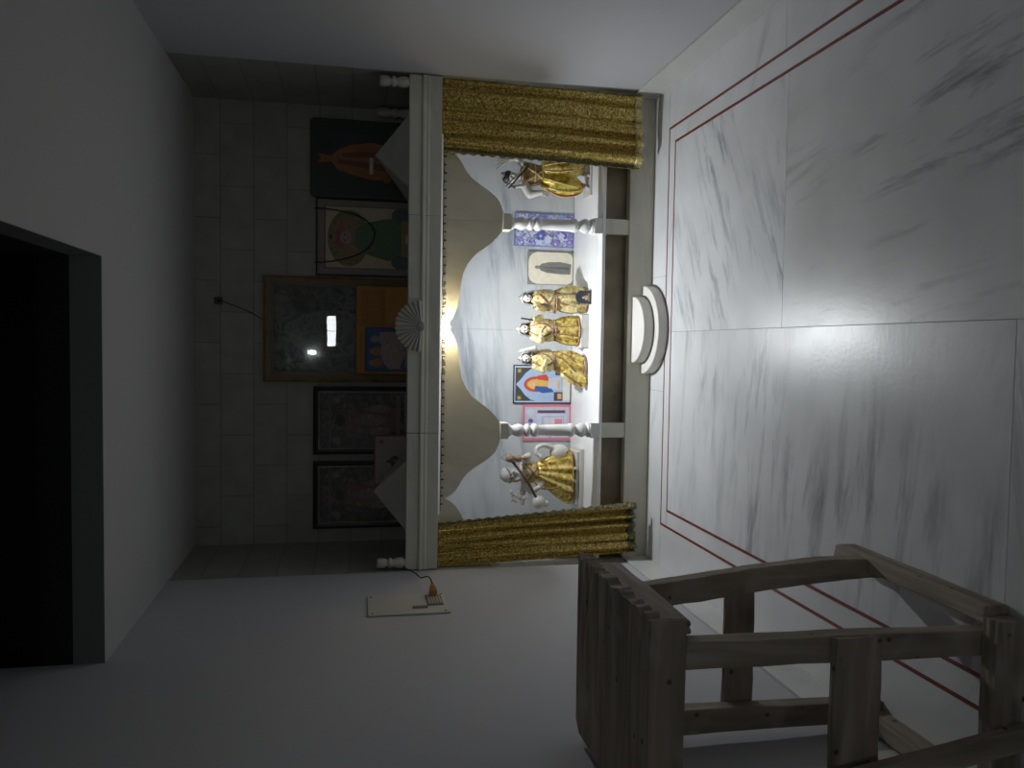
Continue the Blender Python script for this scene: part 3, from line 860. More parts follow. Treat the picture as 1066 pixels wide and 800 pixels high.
# large picture under glass
p = thing('picture', 'largest picture on the shrine roof, dark photograph in a wide gold-brown frame with reflecting glass', 'picture', (.083, 5.03, ZR), g_roof)
x0, x1, z0, z1 = -.238, .402, ZR, 2.218
m_frame = plain('gilt_brown_frame', (.23, .155, .07), .42, metal=.25, var=.25, vscale=14)
frame_part('frame', p, x0, x1, z0, z1, .030, YW - .038, YW - .002, m_frame, .004)
bm = bmesh.new()
frame_part('inner_slip', p, x0 + .028, x1 - .028, z0 + .028, z1 - .028, .035, YW - .024, YW - .006, plain('beige_slip', (.20, .165, .11), .6))
m_dark_ph = speckle('old_photo_print', [(.03, .034, .03), (.06, .066, .058), (.10, .11, .095), (.20, .20, .165), (.035, .04, .035)], 14)
sh = [(el(.45, .55, .28, .34), speckle('old_photo_figure', [(.07, .074, .066), (.13, .135, .115), (.24, .24, .2), (.09, .095, .08)], 20)), (el(.5, .80, .12, .12), MATS['old_photo_figure']), (el(.86, .76, .05, .08), pm((.16, .11, .05)))]
print_part('print', p, x0 + .06, x1 - .06, z0 + .06, z1 - .06, YW - .012, sh, m_dark_ph)
glass_part(p, x0 + .035, x1 - .035, z0 + .035, z1 - .035, YW - .0205)

# orange placard in front of it
p = thing('placard', 'orange printed placard with a blue panel, leaning before the largest picture', 'placard', (.085, 4.98, ZR), g_roof)
x0, x1, z0, z1 = -.186, .354, ZR, 1.676
m_or = plain('orange_card', (.42, .19, .028), .6, var=.15, vscale=10)
sh = [(rc(.02, .02, .98, .965), plain('orange_card_field', (.46, .215, .035), .6, var=.12, vscale=12))]
for i in range(20):
    yv = .90 - i * .022
    a = .54 + .02 * R.random()
    while a < .95:
        b_ = a + R.uniform(.02, .06); sh.append((rc(a, yv, min(b_, .955), yv + .008), pm((.25, .10, .02)))); a = b_ + .015
for i in range(12):
    a = .06 + i * .037; sh.append((rc(a, .90, a + .025, .915), pm((.25, .10, .02))))
sh += [(rc(.03, .0, .53, .84), pm((.03, .07, .15))), (rc(.05, .0, .51, .80), pm((.03, .105, .24))),
       (el(.13, .63, .05, .10), pm((.40, .16, .07))), (el(.13, .72, .03, .045), pm((.38, .2, .1))), (el(.26, .63, .05, .09), pm((.36, .17, .08))), (el(.26, .72, .03, .045), pm((.38, .2, .1))), (el(.40, .66, .04, .08), pm((.30, .24, .22))),
       (el(.27, .34, .21, .22), speckle('white_procession_print', [(.10, .12, .2), (.42, .34, .34), (.30, .16, .15), (.5, .44, .42)], 60)), (rc(.06, .2, .18, .40), MATS['white_procession_print']), (rc(.34, .30, .48, .58), MATS['white_procession_print']), (rc(.08, .02, .48, .12), MATS['white_procession_print'])]
print_part('print', p, x0 + .003, x1 - .003, z0 + .003, z1 - .003, 4.969, sh, m_or)
frame_part('frame', p, x0, x1, z0, z1, .006, 4.964, 4.988, plain('dark_thin_frame', (.05, .03, .015), .5))

# two black framed pictures with beaded gilt edges
def beaded(x0, x1, z0, z1, label, card):
    p = thing('picture', label, 'picture', ((x0 + x1) / 2, 5.04, ZR), g_roof)
    frame_part('frame', p, x0, x1, z0, z1, .030, YW - .034, YW - .002, plain('black_frame', (.022, .02, .018), .4), .003)
    bm = bmesh.new()
    d = .034
    def row(xa, za, xb, zb, n):
        for i in range(n):
            t = (i + .5) / n; ell(bm, (xa + (xb - xa) * t, YW - .026, za + (zb - za) * t), (.0042, .004, .0042), 6, 4)
    row(x0 + d, z0 + d, x0 + d, z1 - d, 52); row(x1 - d, z0 + d, x1 - d, z1 - d, 52); row(x0 + d, z1 - d, x1 - d, z1 - d, 36); row(x0 + d, z0 + d, x1 - d, z0 + d, 36)
    finish('beading', bm, plain('tarnished_gilt', (.62, .54, .40), .45, metal=.2), p, smooth=True)
    if 'dark_deity_print' not in MATS:
        speckle('dark_deity_print', [(.025, .025, .028), (.10, .085, .075), (.04, .04, .05), (.26, .20, .15), (.06, .05, .045)], 30)
        speckle('red_seat_print', [(.08, .05, .05), (.26, .09, .08), (.16, .10, .08), (.36, .26, .19)], 30)
        speckle('pale_figures_print', [(.09, .08, .07), (.36, .30, .24), (.18, .11, .09), (.48, .42, .34)], 50)
    f = MATS['pale_figures_print']; rd = MATS['red_seat_print']
    sh = [(rc(.06, .86, .94, .89), pm((.16, .14, .11))), (el(.5, .76, .10, .05), pm((.03, .03, .05))), (rc(.28, .10, .72, .62), rd), (el(.5, .60, .2, .1), rd),
          (el(.5, .38, .10, .16), f), (el(.5, .56, .05, .055), pm((.24, .17, .12))), (el(.30, .30, .07, .13), f), (el(.70, .30, .07, .13), f), (el(.30, .44, .035, .04), pm((.22, .15, .11))), (el(.70, .44, .035, .04), pm((.22, .15, .11))),
          (rc(.06, .05, .94, .10), f), (el(.14, .80, .06, .05), f), (el(.86, .80, .06, .05), f)]
    for i in range(9): sh.append((rc(.12 + .085 * i, .92, .12 + .085 * i + .05, .945), pm((.14, .12, .1))))
    print_part('print', p, x0 + .036, x1 - .036, z0 + .036, z1 - .036, YW - .014, sh, MATS['dark_deity_print'])
    glass_part(p, x0 + .032, x1 - .032, z0 + .032, z1 - .032, YW - .021)
beaded(-.680, -.262, ZR, 1.925, 'black-framed picture with beaded edge, next to the large gold-brown frame', 0)
beaded(-1.138, -.722, ZR, 1.925, 'black-framed picture with beaded edge, partly hidden by the marble pyramid', 0)

# small pink-bordered card
p = thing('greeting_card', 'cream card with a dull red border and a lamp emblem, leaning against the black-framed pictures', 'card', (-.70, 4.97, ZR), g_roof)
x0, x1, z0, z1 = -.862, -.552, ZR, 1.562
dk = pm((.10, .07, .06))
sh = [(rc(.04, .0, .96, .955), pm((.36, .31, .27))), (el(.47, .44, .115, .13), dk), ([(.40, .44), (.47, .70), (.54, .44)], dk), (rc(.455, .17, .485, .34), dk), (el(.47, .17, .13, .035), dk), (el(.86, .80, .04, .06), pm((.25, .12, .1))), (rc(.10, .84, .18, .86), pm((.25, .12, .1))),
      ([(.46, .40), (.50, .40), (.48, .52)], pm((.36, .31, .27)))]
print_part('card_sheet', p, x0, x1, z0, z1, 4.955, sh, plain('dull_red_card', (.24, .10, .085), .6), thick=.004)

# ---- pictures in the alcove, leaning on the back panel
YA = YB - .030
g_al = 'pictures standing inside the shrine'
ZS = .3065
p = thing('picture', 'blue and white floral print standing behind a turned column, beside the oval portrait', 'picture', (.737, YA, ZS), g_al)
m_bl = speckle('blue_flower_print', [(.05, .08, .38), (.60, .68, .88), (.10, .13, .50), (.78, .82, .90), (.16, .12, .50), (.40, .55, .82)], 20)
x0, x1, z0, z1 = .634, .840, ZS, .694
sh = [(rc(.02, .02, .98, .98), m_bl)]
rr = random.Random(4)
for i in range(22):
    cx_, cy_, s_ = rr.uniform(.08, .92), rr.uniform(.06, .94), rr.uniform(.05, .12)
    c_ = rr.choice([(.14, .16, .55), (.66, .72, .9), (.32, .26, .66), (.5, .6, .86)])
    for k in range(5):
        a = k * 2 * PI / 5; sh.append((el(cx_ + s_ * .8 * math.cos(a), cy_ + s_ * .45 * math.sin(a), s_ * .5, s_ * .3, 10), pm(c_)))
    sh.append((el(cx_, cy_, s_ * .35, s_ * .2, 10), pm((.75, .72, .85))))
print_part('print', p, x0, x1, z0, z1, YA - .010, sh, plain('blue_edge', (.16, .22, .55), .5), thick=.008)

p = thing('picture', 'cream portrait with cut corners of a standing person in grey, beside the blue floral print', 'picture', (.498, YA, ZS), g_al)
x0, x1, z0, z1 = .393, .603, ZS, .606
gr, gr2 = pm((.22, .22, .21)), pm((.14, .14, .135))
oc = [(.16, .02), (.84, .02), (.93, .06), (.98, .14), (.98, .80), (.93, .90), (.84, .96), (.70, .985), (.30, .985), (.16, .96), (.07, .90), (.02, .80), (.02, .14), (.07, .06)]
sh = [(oc, pm((.86, .80, .66))), ([(.33, .07), (.64, .05), (.70, .30), (.68, .56), (.63, .70), (.56, .755), (.49, .755), (.42, .71), (.36, .58), (.33, .30)], gr), ([(.47, .1), (.50, .68), (.53, .68), (.55, .1)], gr2), ([(.41, .4), (.44, .66), (.46, .5)], gr2),
      (el(.525, .795, .045, .052), gr2), (el(.525, .785, .032, .036), pm((.32, .3, .28)))]
print_part('print', p, x0, x1, z0, z1, YA - .012, sh, plain('grey_mount', (.26, .26, .24), .6), thick=.009)

p = thing('picture', 'dark-edged print of a figure haloed in red within a pale blue arch, gold corner emblems', 'picture', (-.242, YA, ZS), g_al)
x0, x1, z0, z1 = -.366, -.119, ZS, .688
lb, bl, rd, gd, navy, cr = pm((.42, .55, .80)), pm((.04, .13, .42)), pm((.62, .09, .06)), pm((.72, .52, .14)), pm((.06, .07, .09)), pm((.80, .70, .52))
archp = [(.07, .02), (.93, .02), (.95, .55), (.90, .70), (.78, .80), (.62, .88), (.50, .955), (.38, .88), (.22, .80), (.10, .70), (.05, .55)]
def emblem(cx_, cy_):
    s_ = .045; t_ = .016; k = (x1 - x0) / (z1 - z0); L = []
    L.append((rc(cx_ - s_, cy_ - t_ * k * .6, cx_ + s_, cy_ + t_ * k * .6), gd)); L.append((rc(cx_ - t_ * .6, cy_ - s_ * k, cx_ + t_ * .6, cy_ + s_ * k), gd))
    L.append((rc(cx_, cy_ + s_ * k - t_ * k, cx_ + s_, cy_ + s_ * k), gd)); L.append((rc(cx_ - s_, cy_ - s_ * k, cx_, cy_ - s_ * k + t_ * k), gd))
    L.append((rc(cx_ + s_ - t_, cy_ - s_ * k, cx_ + s_, cy_), gd)); L.append((rc(cx_ - s_, cy_, cx_ - s_ + t_, cy_ + s_ * k), gd))
    return L
sh = [(rc(.03, .02, .97, .98), pm((.50, .60, .80))), (rc(.07, .15, .93, .965), pm((.07, .075, .075))), (archp, lb), (el(.50, .62, .20, .20), rd), (el(.50, .63, .13, .13), pm((.85, .45, .16))),
      ([(.30, .30), (.42, .36), (.46, .62), (.36, .64), (.27, .50)], bl), ([(.44, .34), (.62, .40), (.64, .60), (.54, .68), (.46, .62)], pm((.80, .50, .16))), ([(.58, .36), (.76, .44), (.72, .60), (.62, .58)], rd), ([(.36, .18), (.70, .18), (.66, .40), (.40, .40)], pm((.62, .64, .72))),
      (el(.50, .68, .05, .055), pm((.85, .56, .32))), (el(.50, .74, .055, .025), pm((.75, .55, .12))), (el(.482, .685, .007, .006), navy), (el(.518, .685, .007, .006), navy),
      (rc(.07, .02, .93, .15), pm((.78, .76, .72))), (rc(.07, .15, .30, .30), navy), (rc(.74, .15, .93, .28), pm((.08, .1, .2))), (rc(.12, .17, .26, .24), pm((.7, .42, .14))), (rc(.40, .20, .60, .24), pm((.72, .5, .25)))] + emblem(.15, .90) + emblem(.85, .90)
print_part('print', p, x0, x1, z0, z1, YA - .010, sh, plain('black_edge_board', (.025, .027, .03), .5), thick=.008)

p = thing('picture', 'pink-bordered print standing behind the turned column, beside the red-haloed print', 'picture', (-.486, YA, ZS), g_al)
x0, x1, z0, z1 = -.604, -.372, ZS, .622
pk = plain('pink_print_border', (.72, .22, .30), .5)
lav = speckle('lavender_print', [(.45, .46, .70), (.62, .64, .80), (.72, .55, .66), (.55, .58, .78)], 40)
sh = [(rc(.07, .03, .93, .96), lav), (rc(.76, .12, .84, .70), pm((.10, .08, .14))), (rc(.30, .10, .74, .72), pm((.66, .68, .82))), (rc(.36, .14, .68, .62), pm((.50, .53, .70))), (rc(.40, .16, .64, .56), pm((.70, .68, .78))), (rc(.44, .18, .60, .34), pm((.75, .30, .36))), (el(.78, .84, .10, .08), pm((.62, .70, .82))), (el(.3, .84, .10, .08), pm((.70, .50, .62))), (el(.55, .84, .06, .05), pm((.12, .16, .4)))]
print_part('print', p, x0, x1, z0, z1, YA - .010, sh, pk, thick=.008)

# ------------------------------------------------------------------ idols
def hand(bm, wrist, direc, palmn, s, curl=.5, spread=.25, thumb=1):
    """palm, four unequal bent fingers and a thumb; s = hand length"""
    d = Vector(direc).normalized(); nrm = Vector(palmn); nrm = (nrm - d * nrm.dot(d)).normalized(); side = d.cross(nrm)
    w = Vector(wrist)
    k = w + d * s * .45
    for t in (-.5, 0, .5): capsule(bm, w + side * t * s * .18, k + side * t * s * .32, s * .10, s * .09, 8)
    for i, (o, L) in enumerate(((-1.5, .40), (-.5, .50), (.5, .54), (1.5, .46))):
        b0 = k + side * o * s * .115
        d1 = (d + side * o * spread * .35).normalized(); p1 = b0 + d1 * s * L * .5
        d2 = (d1 * math.cos(curl) + nrm * math.sin(curl)).normalized(); p2 = p1 + d2 * s * L * .5
        capsule(bm, b0, p1, s * .056, s * .05, 8); capsule(bm, p1, p2, s * .05, s * .04, 8)
    t0 = w + d * s * .12 + side * thumb * s * .16; t1 = t0 + (d * .6 + side * thumb * .8).normalized() * s * .24; t2 = t1 + (d + side * thumb * .1 + nrm * .3).normalized() * s * .18
    capsule(bm, t0, t1, s * .065, s * .055, 8); capsule(bm, t1, t2, s * .055, s * .045, 8)

def head(bm, c, h, tilt=0, turn=0):
    """h = half height; the face looks to -Y"""
    M = (Matrix.Rotation(tilt, 3, 'Y') @ Matrix.Rotation(turn, 3, 'Z'))
    c = Vector(c)
    def P(x, y, z): return c + M @ Vector((x * h, y * h, z * h))
    ell(bm, P(0, .08, .12), (h * .76, h * .84, h * .88), rot=M)
    ell(bm, P(0, -.12, -.30), (h * .60, h * .62, h * .62), rot=M)
    ell(bm, P(0, -.52, -.74), (h * .22, h * .20, h * .18), rot=M)                 # chin
    capsule(bm, P(0, -.74, .16), P(0, -.90, -.22), h * .09, h * .13, 8)           # nose
    for s in (-1, 1):
        ell(bm, P(.40 * s, -.56, -.28), (h * .22, h * .18, h * .22), rot=M)       # cheek
        capsule(bm, P(.14 * s, -.72, .24), P(.48 * s, -.62, .24), h * .07, h * .06, 8)   # brow
        ell(bm, P(.76 * s, .02, -.04), (h * .12, h * .18, h * .26), rot=M)        # ear
    ell(bm, P(0, -.70, -.46), (h * .20, h * .10, h * .07), rot=M)                 # lips
    return P, M

def face_parts(par, P, M, h):
    for s in (-1, 1):
        bm = bmesh.new(); ell(bm, P(.29 * s, -.735, .04), (h * .13, h * .07, h * .062), 12, 8, rot=M); finish('eye', bm, m_hair, par, smooth=True)
    bm = bmesh.new(); ell(bm, P(0, -.775, -.46), (h * .17, h * .06, h * .05), 12, 8, rot=M); finish('lips', bm, m_lip, par, smooth=True)

def crown(par, P, M, h, mat, tall=1.5, spike=.35):
    bm = bmesh.new()
    c = P(0, .10, .45)
    prof = [(0, .84), (.12, .88), (.22, .80), (.34, .82), (.55, .66), (.75, .70), (.9, .5), (1.1, .34), (1.25, .36), (tall, .12), (tall + spike, .02)]
    n = 24; rings = []
    for z, r in prof:
        rings.append([bm.verts.new(P(0, .10, .45) + M @ Vector((r * h * math.cos(2 * PI * i / n), r * h * math.sin(2 * PI * i / n), z * h))) for i in range(n)])
    for a, b_ in zip(rings, rings[1:]):
        for i in range(n): bm.faces.new((a[i], a[(i + 1) % n], b_[(i + 1) % n], b_[i]))
    bm.faces.new(rings[0][::-1]); bm.faces.new(rings[-1])
    finish('crown', bm, mat, par, smooth=True)

def hood(par, P, M, h, mat, drop=1.5):
    """veil over head and nape, open at the face"""
    bm = bmesh.new(); n = 30; rows = []
    for k in range(12):
        t = k / 11
        z = .98 - t * (1.0 + drop) * .92
        r = 1.02 * math.sqrt(max(0, 1 - ((z - .1) / 1.0) ** 2)) if z > .1 else 1.02 + (.1 - z) * .28
        open_ = .15 + (.95 if z < .62 else .95 * max(0, (1.0 - z) / .38))
        row = []
        for i in range(n + 1):
            a = -PI / 2 + open_ + (2 * PI - 2 * open_) * i / n
            row.append(bm.verts.new(P(r * math.cos(a) * .98, .08 + r * math.sin(a) * 1.0, z)))
        rows.append(row)
    for a, b_ in zip(rows, rows[1:]):
        for i in range(n): bm.faces.new((a[i], a[i + 1], b_[i + 1], b_[i]))
    o = finish('hood', bm, mat, par, smooth=True)
    s = o.modifiers.new('solid', 'SOLIDIFY'); s.thickness = h * .12; s.offset = 1

def on(rings, t, z, off=.002):
    """point on a ringed garment at angle t and height z"""
    for a, b_ in zip(rings, rings[1:]):
        if min(a[2], b_[2]) <= z <= max(a[2], b_[2]):
            f = (z - a[2]) / (b_[2] - a[2]) if b_[2] != a[2] else 0
            g_ = [a[i] + (b_[i] - a[i]) * f for i in range(5)]
            return Vector((g_[0] + (g_[3] + off) * math.cos(t), g_[1] + (g_[4] + off) * math.sin(t), z))
    a = rings[0] if abs(z - rings[0][2]) < abs(z - rings[-1][2]) else rings[-1]
    return Vector((a[0] + (a[3] + off) * math.cos(t), a[1] + (a[4] + off) * math.sin(t), z))

def trims(par, rings, paths, r, mat, name='braid'):
    for pth in paths:
        q = [on(rings, math.radians(t), z) for t, z in pth]
        bm = bmesh.new(); tube(bm, smooth_path(q, 6), r, 8); finish(name, bm, mat, par, smooth=True)

g_id = 'idols on the shrine shelf'
YI = 4.715

def draped(label, x, zt, face, hr, sk, cape, skm, capem, trim, tilt=0, plinth=None, arms=(), base_z=.306, braidm=m_rose, nf=9, raised=False):
    """idol in a brocade skirt and wrap with a hooded, crowned head"""
    t = thing('idol', label, 'statue', (x, YI, base_z), g_id)
    fx, fz = face
    bm = bmesh.new()
    P, M = head(bm, (fx, YI - .006, fz), hr, tilt)
    nz = fz - hr * 1.1
    tx = cape[-1][0]
    capsule(bm, (fx, YI, fz - hr * .7), (tx + (fx - tx) * .7, YI, nz - .02), hr * .42, hr * .5)
    capsule(bm, (tx + (fx - tx) * .7, YI, nz - .035), (tx, YI, cape[-1][2] + .02), .034, .032)
    capsule(bm, (tx, YI, cape[-1][2] + .02), (sk[-1][0] + .02, YI, base_z + .05), .034, .028)
    sleeves = []
    for (sh_, el_, wr_, hd_, pn_, cu_, th_) in arms:
        sleeves.append((sh_, el_, wr_)); capsule(bm, sh_, el_, .018, .0155); capsule(bm, el_, wr_, .0155, .0105); hand(bm, wr_, hd_, pn_, .040, cu_, .3, th_)
    for s in (-1, 1):
        capsule(bm, (sk[-1][0] + s * .024, YI + .01, base_z + .05), (sk[-1][0] + s * .024, YI, base_z + .012), .012, .012)
        capsule(bm, (sk[-1][0] + s * .024, YI, base_z + .010), (sk[-1][0] + s * .027, YI - .045, base_z + .008), .010, .008)
    fuse('body', bm, m_stone, t, .0022)
    for sh_, el_, wr_ in sleeves[(1 if raised else 0):]:
        bm = bmesh.new(); w_ = Vector(el_) + (Vector(wr_) - Vector(el_)) * .88
        capsule(bm, sh_, el_, .0215, .020); capsule(bm, el_, w_, .020, .017); fuse('sleeve', bm, capem, t, .003)
    face_parts(t, P, M, hr)
    hood(t, P, M, hr, m_greycloth); crown(t, P, M, hr * .82, m_silver, 1.0, .5)
    bm = bmesh.new(); folds(bm, sk, 90, nf, 1.0); s_ = finish('skirt', bm, skm, t, smooth=True)
    bm = bmesh.new(); folds(bm, cape, 72, 4, .3); c_ = finish('wrap', bm, capem, t, smooth=True)
    trims(t, cape, trim[0], .0046, braidm); trims(t, sk, trim[1], .0046, braidm)
    hem = [(a, sk[-1][2] + .004) for a in range(0, 361, 12)]
    trims(t, sk, [hem], .0058, m_braid, 'hem_braid')
    return t
# first of the three: leaning wrap, small dark tile at its feet
sk = [(.282, YI, .535, .044, .036, .0), (.280, YI, .505, .056, .044, .05), (.281, YI, .46, .070, .052, .09), (.283, YI, .425, .078, .056, .10), (.284, YI, .388, .080, .058, .10), (.283, YI, .318, .072, .054, .08)]
cape = [(.286, YI, .652, .016, .014, 0), (.286, YI, .640, .034, .026, 0), (.286, YI, .615, .049, .036, .02), (.281, YI, .575, .060, .042, .05), (.274, YI, .535, .068, .046, .06), (.268, YI, .500, .066, .046, .06)]
P_arm1 = [((.240, YI - .01, .625), (.222, YI - .03, .58), (.226, YI - .055, .625), (.1, -.3, 1), (0, -1, 0), .4, 1)]
t2 = draped('gold-robed crowned idol beside the oval portrait, small dark tile at its feet', .282, .735, (.286, .676), .033, sk, cape, m_gold_pale, m_gold_pale,
       ([[(245, .648), (235, .60), (255, .55), (300, .52), (340, .505)], [(300, .648), (290, .61), (265, .575), (225, .53), (200, .505)], [(a, .502) for a in range(180, 361, 15)]], [[(300, .50), (292, .45), (296, .39)], [(250, .50), (246, .45), (240, .39)]]), arms=P_arm1)
bm = bmesh.new(); tube(bm, [(.226 + .013 * math.cos(a), YI - .053 + .008 * math.sin(a), .622 + .006 * math.sin(a)) for a in [2 * PI * i / 16 for i in range(17)]], .0045, 8)
finish('bangle', bm, plain('red_bangle', (.45, .02, .02), .35), t2, smooth=True)
# second: on a marble plinth
sk = [(.098, YI, .545, .044, .036, .0), (.098, YI, .51, .058, .044, .06), (.097, YI, .46, .074, .050, .10), (.096, YI, .41, .082, .054, .12), (.095, YI, .358, .084, .056, .12)]
cape = [(.102, YI, .662, .016, .014, 0), (.102, YI, .650, .036, .027, 0), (.100, YI, .625, .052, .037, .02), (.099, YI, .585, .063, .043, .05), (.097, YI, .540, .068, .046, .06), (.097, YI, .503, .058, .046, .06)]
t3 = draped('tallest of the crowned gold-robed idols, standing on a flat white plinth below the panel joint', .098, .77, (.102, .690), .034, sk, cape, m_gold, m_gold_pale,
       ([[(238, .655), (232, .61), (240, .56), (262, .525), (300, .505)], [(302, .655), (308, .61), (300, .57), (275, .53), (240, .505)], [(a, .505) for a in range(180, 361, 15)], [(255, .60), (290, .57)]], [[(290, .51), (286, .45), (288, .36)], [(250, .51), (252, .45), (248, .36)]]),
       arms=[((.150, YI - .01, .635), (.172, YI - .035, .60), (.160, YI - .062, .648), (-.3, -.2, 1), (0, -1, 0), .5, -1), ((.052, YI - .01, .635), (.034, YI - .03, .592), (.060, YI - .06, .60), (1, -.3, .2), (0, 0, -1), .6, 1)], base_z=.356)
bm = bmesh.new(); box(bm, -.004, .196, YI - .058, YI + .06, .306, .3545); finish('plinth', bm, m_stone, t3, bevel=.003)
bm = bmesh.new(); tube(bm, [(.155, YI - .07, .655), (.160, YI - .08, .70), (.163, YI - .085, .728)], .005, 8); finish('flute', bm, m_black, t3, smooth=True)
# third: raised hand, skirt swept aside
sk = [(-.080, YI, .535, .044, .036, .0), (-.086, YI, .50, .056, .044, .06), (-.098, YI, .455, .070, .050, .10), (-.114, YI, .41, .082, .054, .12), (-.130, YI, .365, .088, .056, .12), (-.142, YI, .318, .084, .054, .10)]
cape = [(-.074, YI, .650, .016, .014, 0), (-.075, YI, .638, .036, .027, 0), (-.077, YI, .612, .052, .037, .02), (-.080, YI, .572, .062, .043, .05), (-.083, YI, .530, .066, .046, .06), (-.085, YI, .500, .050, .04, .06)]
t4 = draped('crowned gold-robed idol with a raised white arm, skirt swept over the red-haloed print', -.10, .737, (-.072, .678), .033, sk, cape, m_gold, m_gold_pale,
       ([[(238, .642), (232, .60), (242, .55), (268, .515), (300, .502)], [(302, .642), (308, .60), (298, .56), (272, .525), (236, .502)], [(a, .502) for a in range(180, 361, 15)]], [[(300, .50), (280, .44), (240, .36)], [(330, .48), (310, .42), (270, .34)]]), raised=True,
       arms=[((-.026, YI - .01, .622), (-.012, YI - .045, .632), (-.026, YI - .05, .700), (-.1, -.1, 1), (0, -1, 0), .25, -1), ((-.122, YI - .01, .622), (-.142, YI - .03, .575), (-.110, YI - .058, .575), (1, -.3, 0), (0, 0, -1), .6, 1)])
bm = bmesh.new(); folds(bm, [(-.165, YI - .045, .47, .012, .012, 0), (-.172, YI - .045, .44, .030, .018, .1), (-.185, YI - .045, .39, .040, .022, .15), (-.200, YI - .045, .345, .040, .022, .15), (-.205, YI - .045, .318, .030, .018, .1)], 48, 6); finish('skirt_train', bm, m_gold, t4, smooth=True)
bm = bmesh.new(); tube(bm, smooth_path([(-.150, YI - .065, .475), (-.175, YI - .070, .44), (-.205, YI - .070, .39), (-.235, YI - .06, .34)], 6), .0045, 8); finish('braid', bm, m_rose, t4, smooth=True)
bm = bmesh.new(); prism_z(bm, [(-.135 + .075 * math.cos(a), YI + .05 * math.sin(a)) for a in [2 * PI * i / 32 for i in range(32)]], .306, .318); finish('plinth', bm, m_stone, t4, bevel=.002)

# small arched dark tile in front of the first
p = thing('plaque', 'small dark arched tile with a pale figure, standing at the feet of a gold-robed idol', 'plaque', (.292, 4.630, ZS))
bm = bmesh.new()
pts = [(.258, ZS), (.334, ZS), (.332, .366)] + [(.295 + .037 * math.cos(a), .366 + .034 * math.sin(a)) for a in [PI * i / 14 for i in range(1, 14)]] + [(.258, .366)]
prism_y(bm, pts, 4.622, 4.632); finish('tile', bm, plain('blue_black_tile', (.035, .042, .055), .35), p, bevel=.002)
sh = [(el(.45, .60, .10, .12), pm((.7, .62, .5))), ([(.25, .22), (.68, .22), (.58, .55), (.36, .55)], pm((.55, .42, .28))), (rc(.12, .10, .88, .20), pm((.5, .32, .12))), (el(.60, .42, .07, .06), pm((.6, .2, .12))), (el(.30, .38, .07, .08), pm((.62, .6, .56)))]
print_part('print', p, .264, .328, ZS + .004, .382, 4.6208, sh, MATS['blue_black_tile'], thick=.001)
bm = bmesh.new(); box(bm, .254, .338, 4.615, 4.640, ZS - .0003, ZS + .008); finish('foot', bm, MATS['blue_black_tile'], p, bevel=.002)

# idol on the far side: raised hand, twin-lobed golden dhoti
YJ = 4.72
t = thing('idol', 'white marble idol with raised hand and deep gold dhoti, half behind a gold curtain', 'statue', (.99, YJ, ZS), g_id)
bm = bmesh.new()
hr = .043
P, M = head(bm, (.990, YJ - .010, .785), hr, .35, .3)
capsule(bm, (1.000, YJ, .75), (1.010, YJ, .715), .015, .016)
capsule(bm, (1.012, YJ, .690), (1.016, YJ, .615), .044, .038); ell(bm, (1.012, YJ, .700), (.078, .036, .032))
capsule(bm, (1.016, YJ, .60), (1.01, YJ, .56), .044, .046)
# arm bent to the hip side, hand with open fingers
capsule(bm, (.956, YJ - .01, .705), (.893, YJ - .035, .672), .030, .025); capsule(bm, (.893, YJ - .035, .672), (.905, YJ - .055, .612), .025, .015); hand(bm, (.905, YJ - .055, .610), (-.35, -.2, -1), (0, -1, 0), .072, .25, .4, 1)
# raised arm
capsule(bm, (1.066, YJ - .005, .705), (1.105, YJ - .02, .76), .020, .017); capsule(bm, (1.105, YJ - .02, .76), (1.082, YJ - .035, .825), .017, .012); hand(bm, (1.082, YJ - .035, .815), (-.35, -.1, 1), (0, -1, 0), .092, .10, .9, 1)
# second pair: small arm holding the flute
capsule(bm, (.968, YJ - .025, .70), (.938, YJ - .055, .722), .016, .013); capsule(bm, (.938, YJ - .055, .722), (.925, YJ - .075, .765), .013, .010); hand(bm, (.925, YJ - .075, .765), (-.1, -.1, 1), (.5, -1, 0), .046, .9, .2, -1)
for s, x in ((-1, .975), (1, 1.05)):
    capsule(bm, (1.01 + s * .025, YJ, .56), (x, YJ - .03, .43), .040, .026); capsule(bm, (x, YJ - .03, .43), (x - .01, YJ, .335), .025, .016)
    capsule(bm, (x - .01, YJ, .330), (x - .03, YJ - .055, .324), .014, .010)
fuse('body', bm, m_stone, t, .0026)
face_parts(t, P, M, hr)
bm = bmesh.new(); ell(bm, P(0, .20, .38), (hr * .92, hr * .95, hr * .80), 24, 14, rot=M); ell(bm, P(0, .75, -.1), (hr * .55, hr * .5, hr * .8), rot=M); fuse('hair', bm, m_hair, t, .003)
crown(t, P, M, hr * .8, m_silver, 1.0, .3)
def lobe(name, cx, sgn, mat, z1, lean):
    rg = []
    for k in range(15):
        f = k / 14
        w = math.sin(PI * (.10 + .86 * f)) ** .75
        rg.append((cx + lean * f, YJ - .020 - .012 * math.sin(PI * f), .605 - (.605 - z1) * f, .012 + .062 * w, .012 + .046 * w, .05))
    bm = bmesh.new(); folds(bm, rg, 64, 7, .6); finish(name, bm, mat, t, smooth=True)
    return rg
rg1 = lobe('dhoti_leg', .985, -1, m_gold_silk, .350, -.035); rg2 = lobe('dhoti_leg', 1.045, 1, m_gold, .340, .025)
trims(t, rg1, [[(215, .595), (222, .53), (226, .46), (232, .39), (250, .365)], [(275, .595), (262, .53), (258, .46), (262, .39)], [(185, .58), (182, .50), (186, .42), (200, .37)]], .0050, m_hem, 'edging')
trims(t, rg2, [[(250, .59), (246, .53), (248, .46), (250, .38)], [(290, .59), (288, .50), (290, .40)]], .0045, m_hem, 'edging')
trims(t, rg1, [[(192, .57), (186, .49), (192, .41), (208, .362)]], .0045, plain('red_piping', (.35, .06, .03), .5), 'piping')
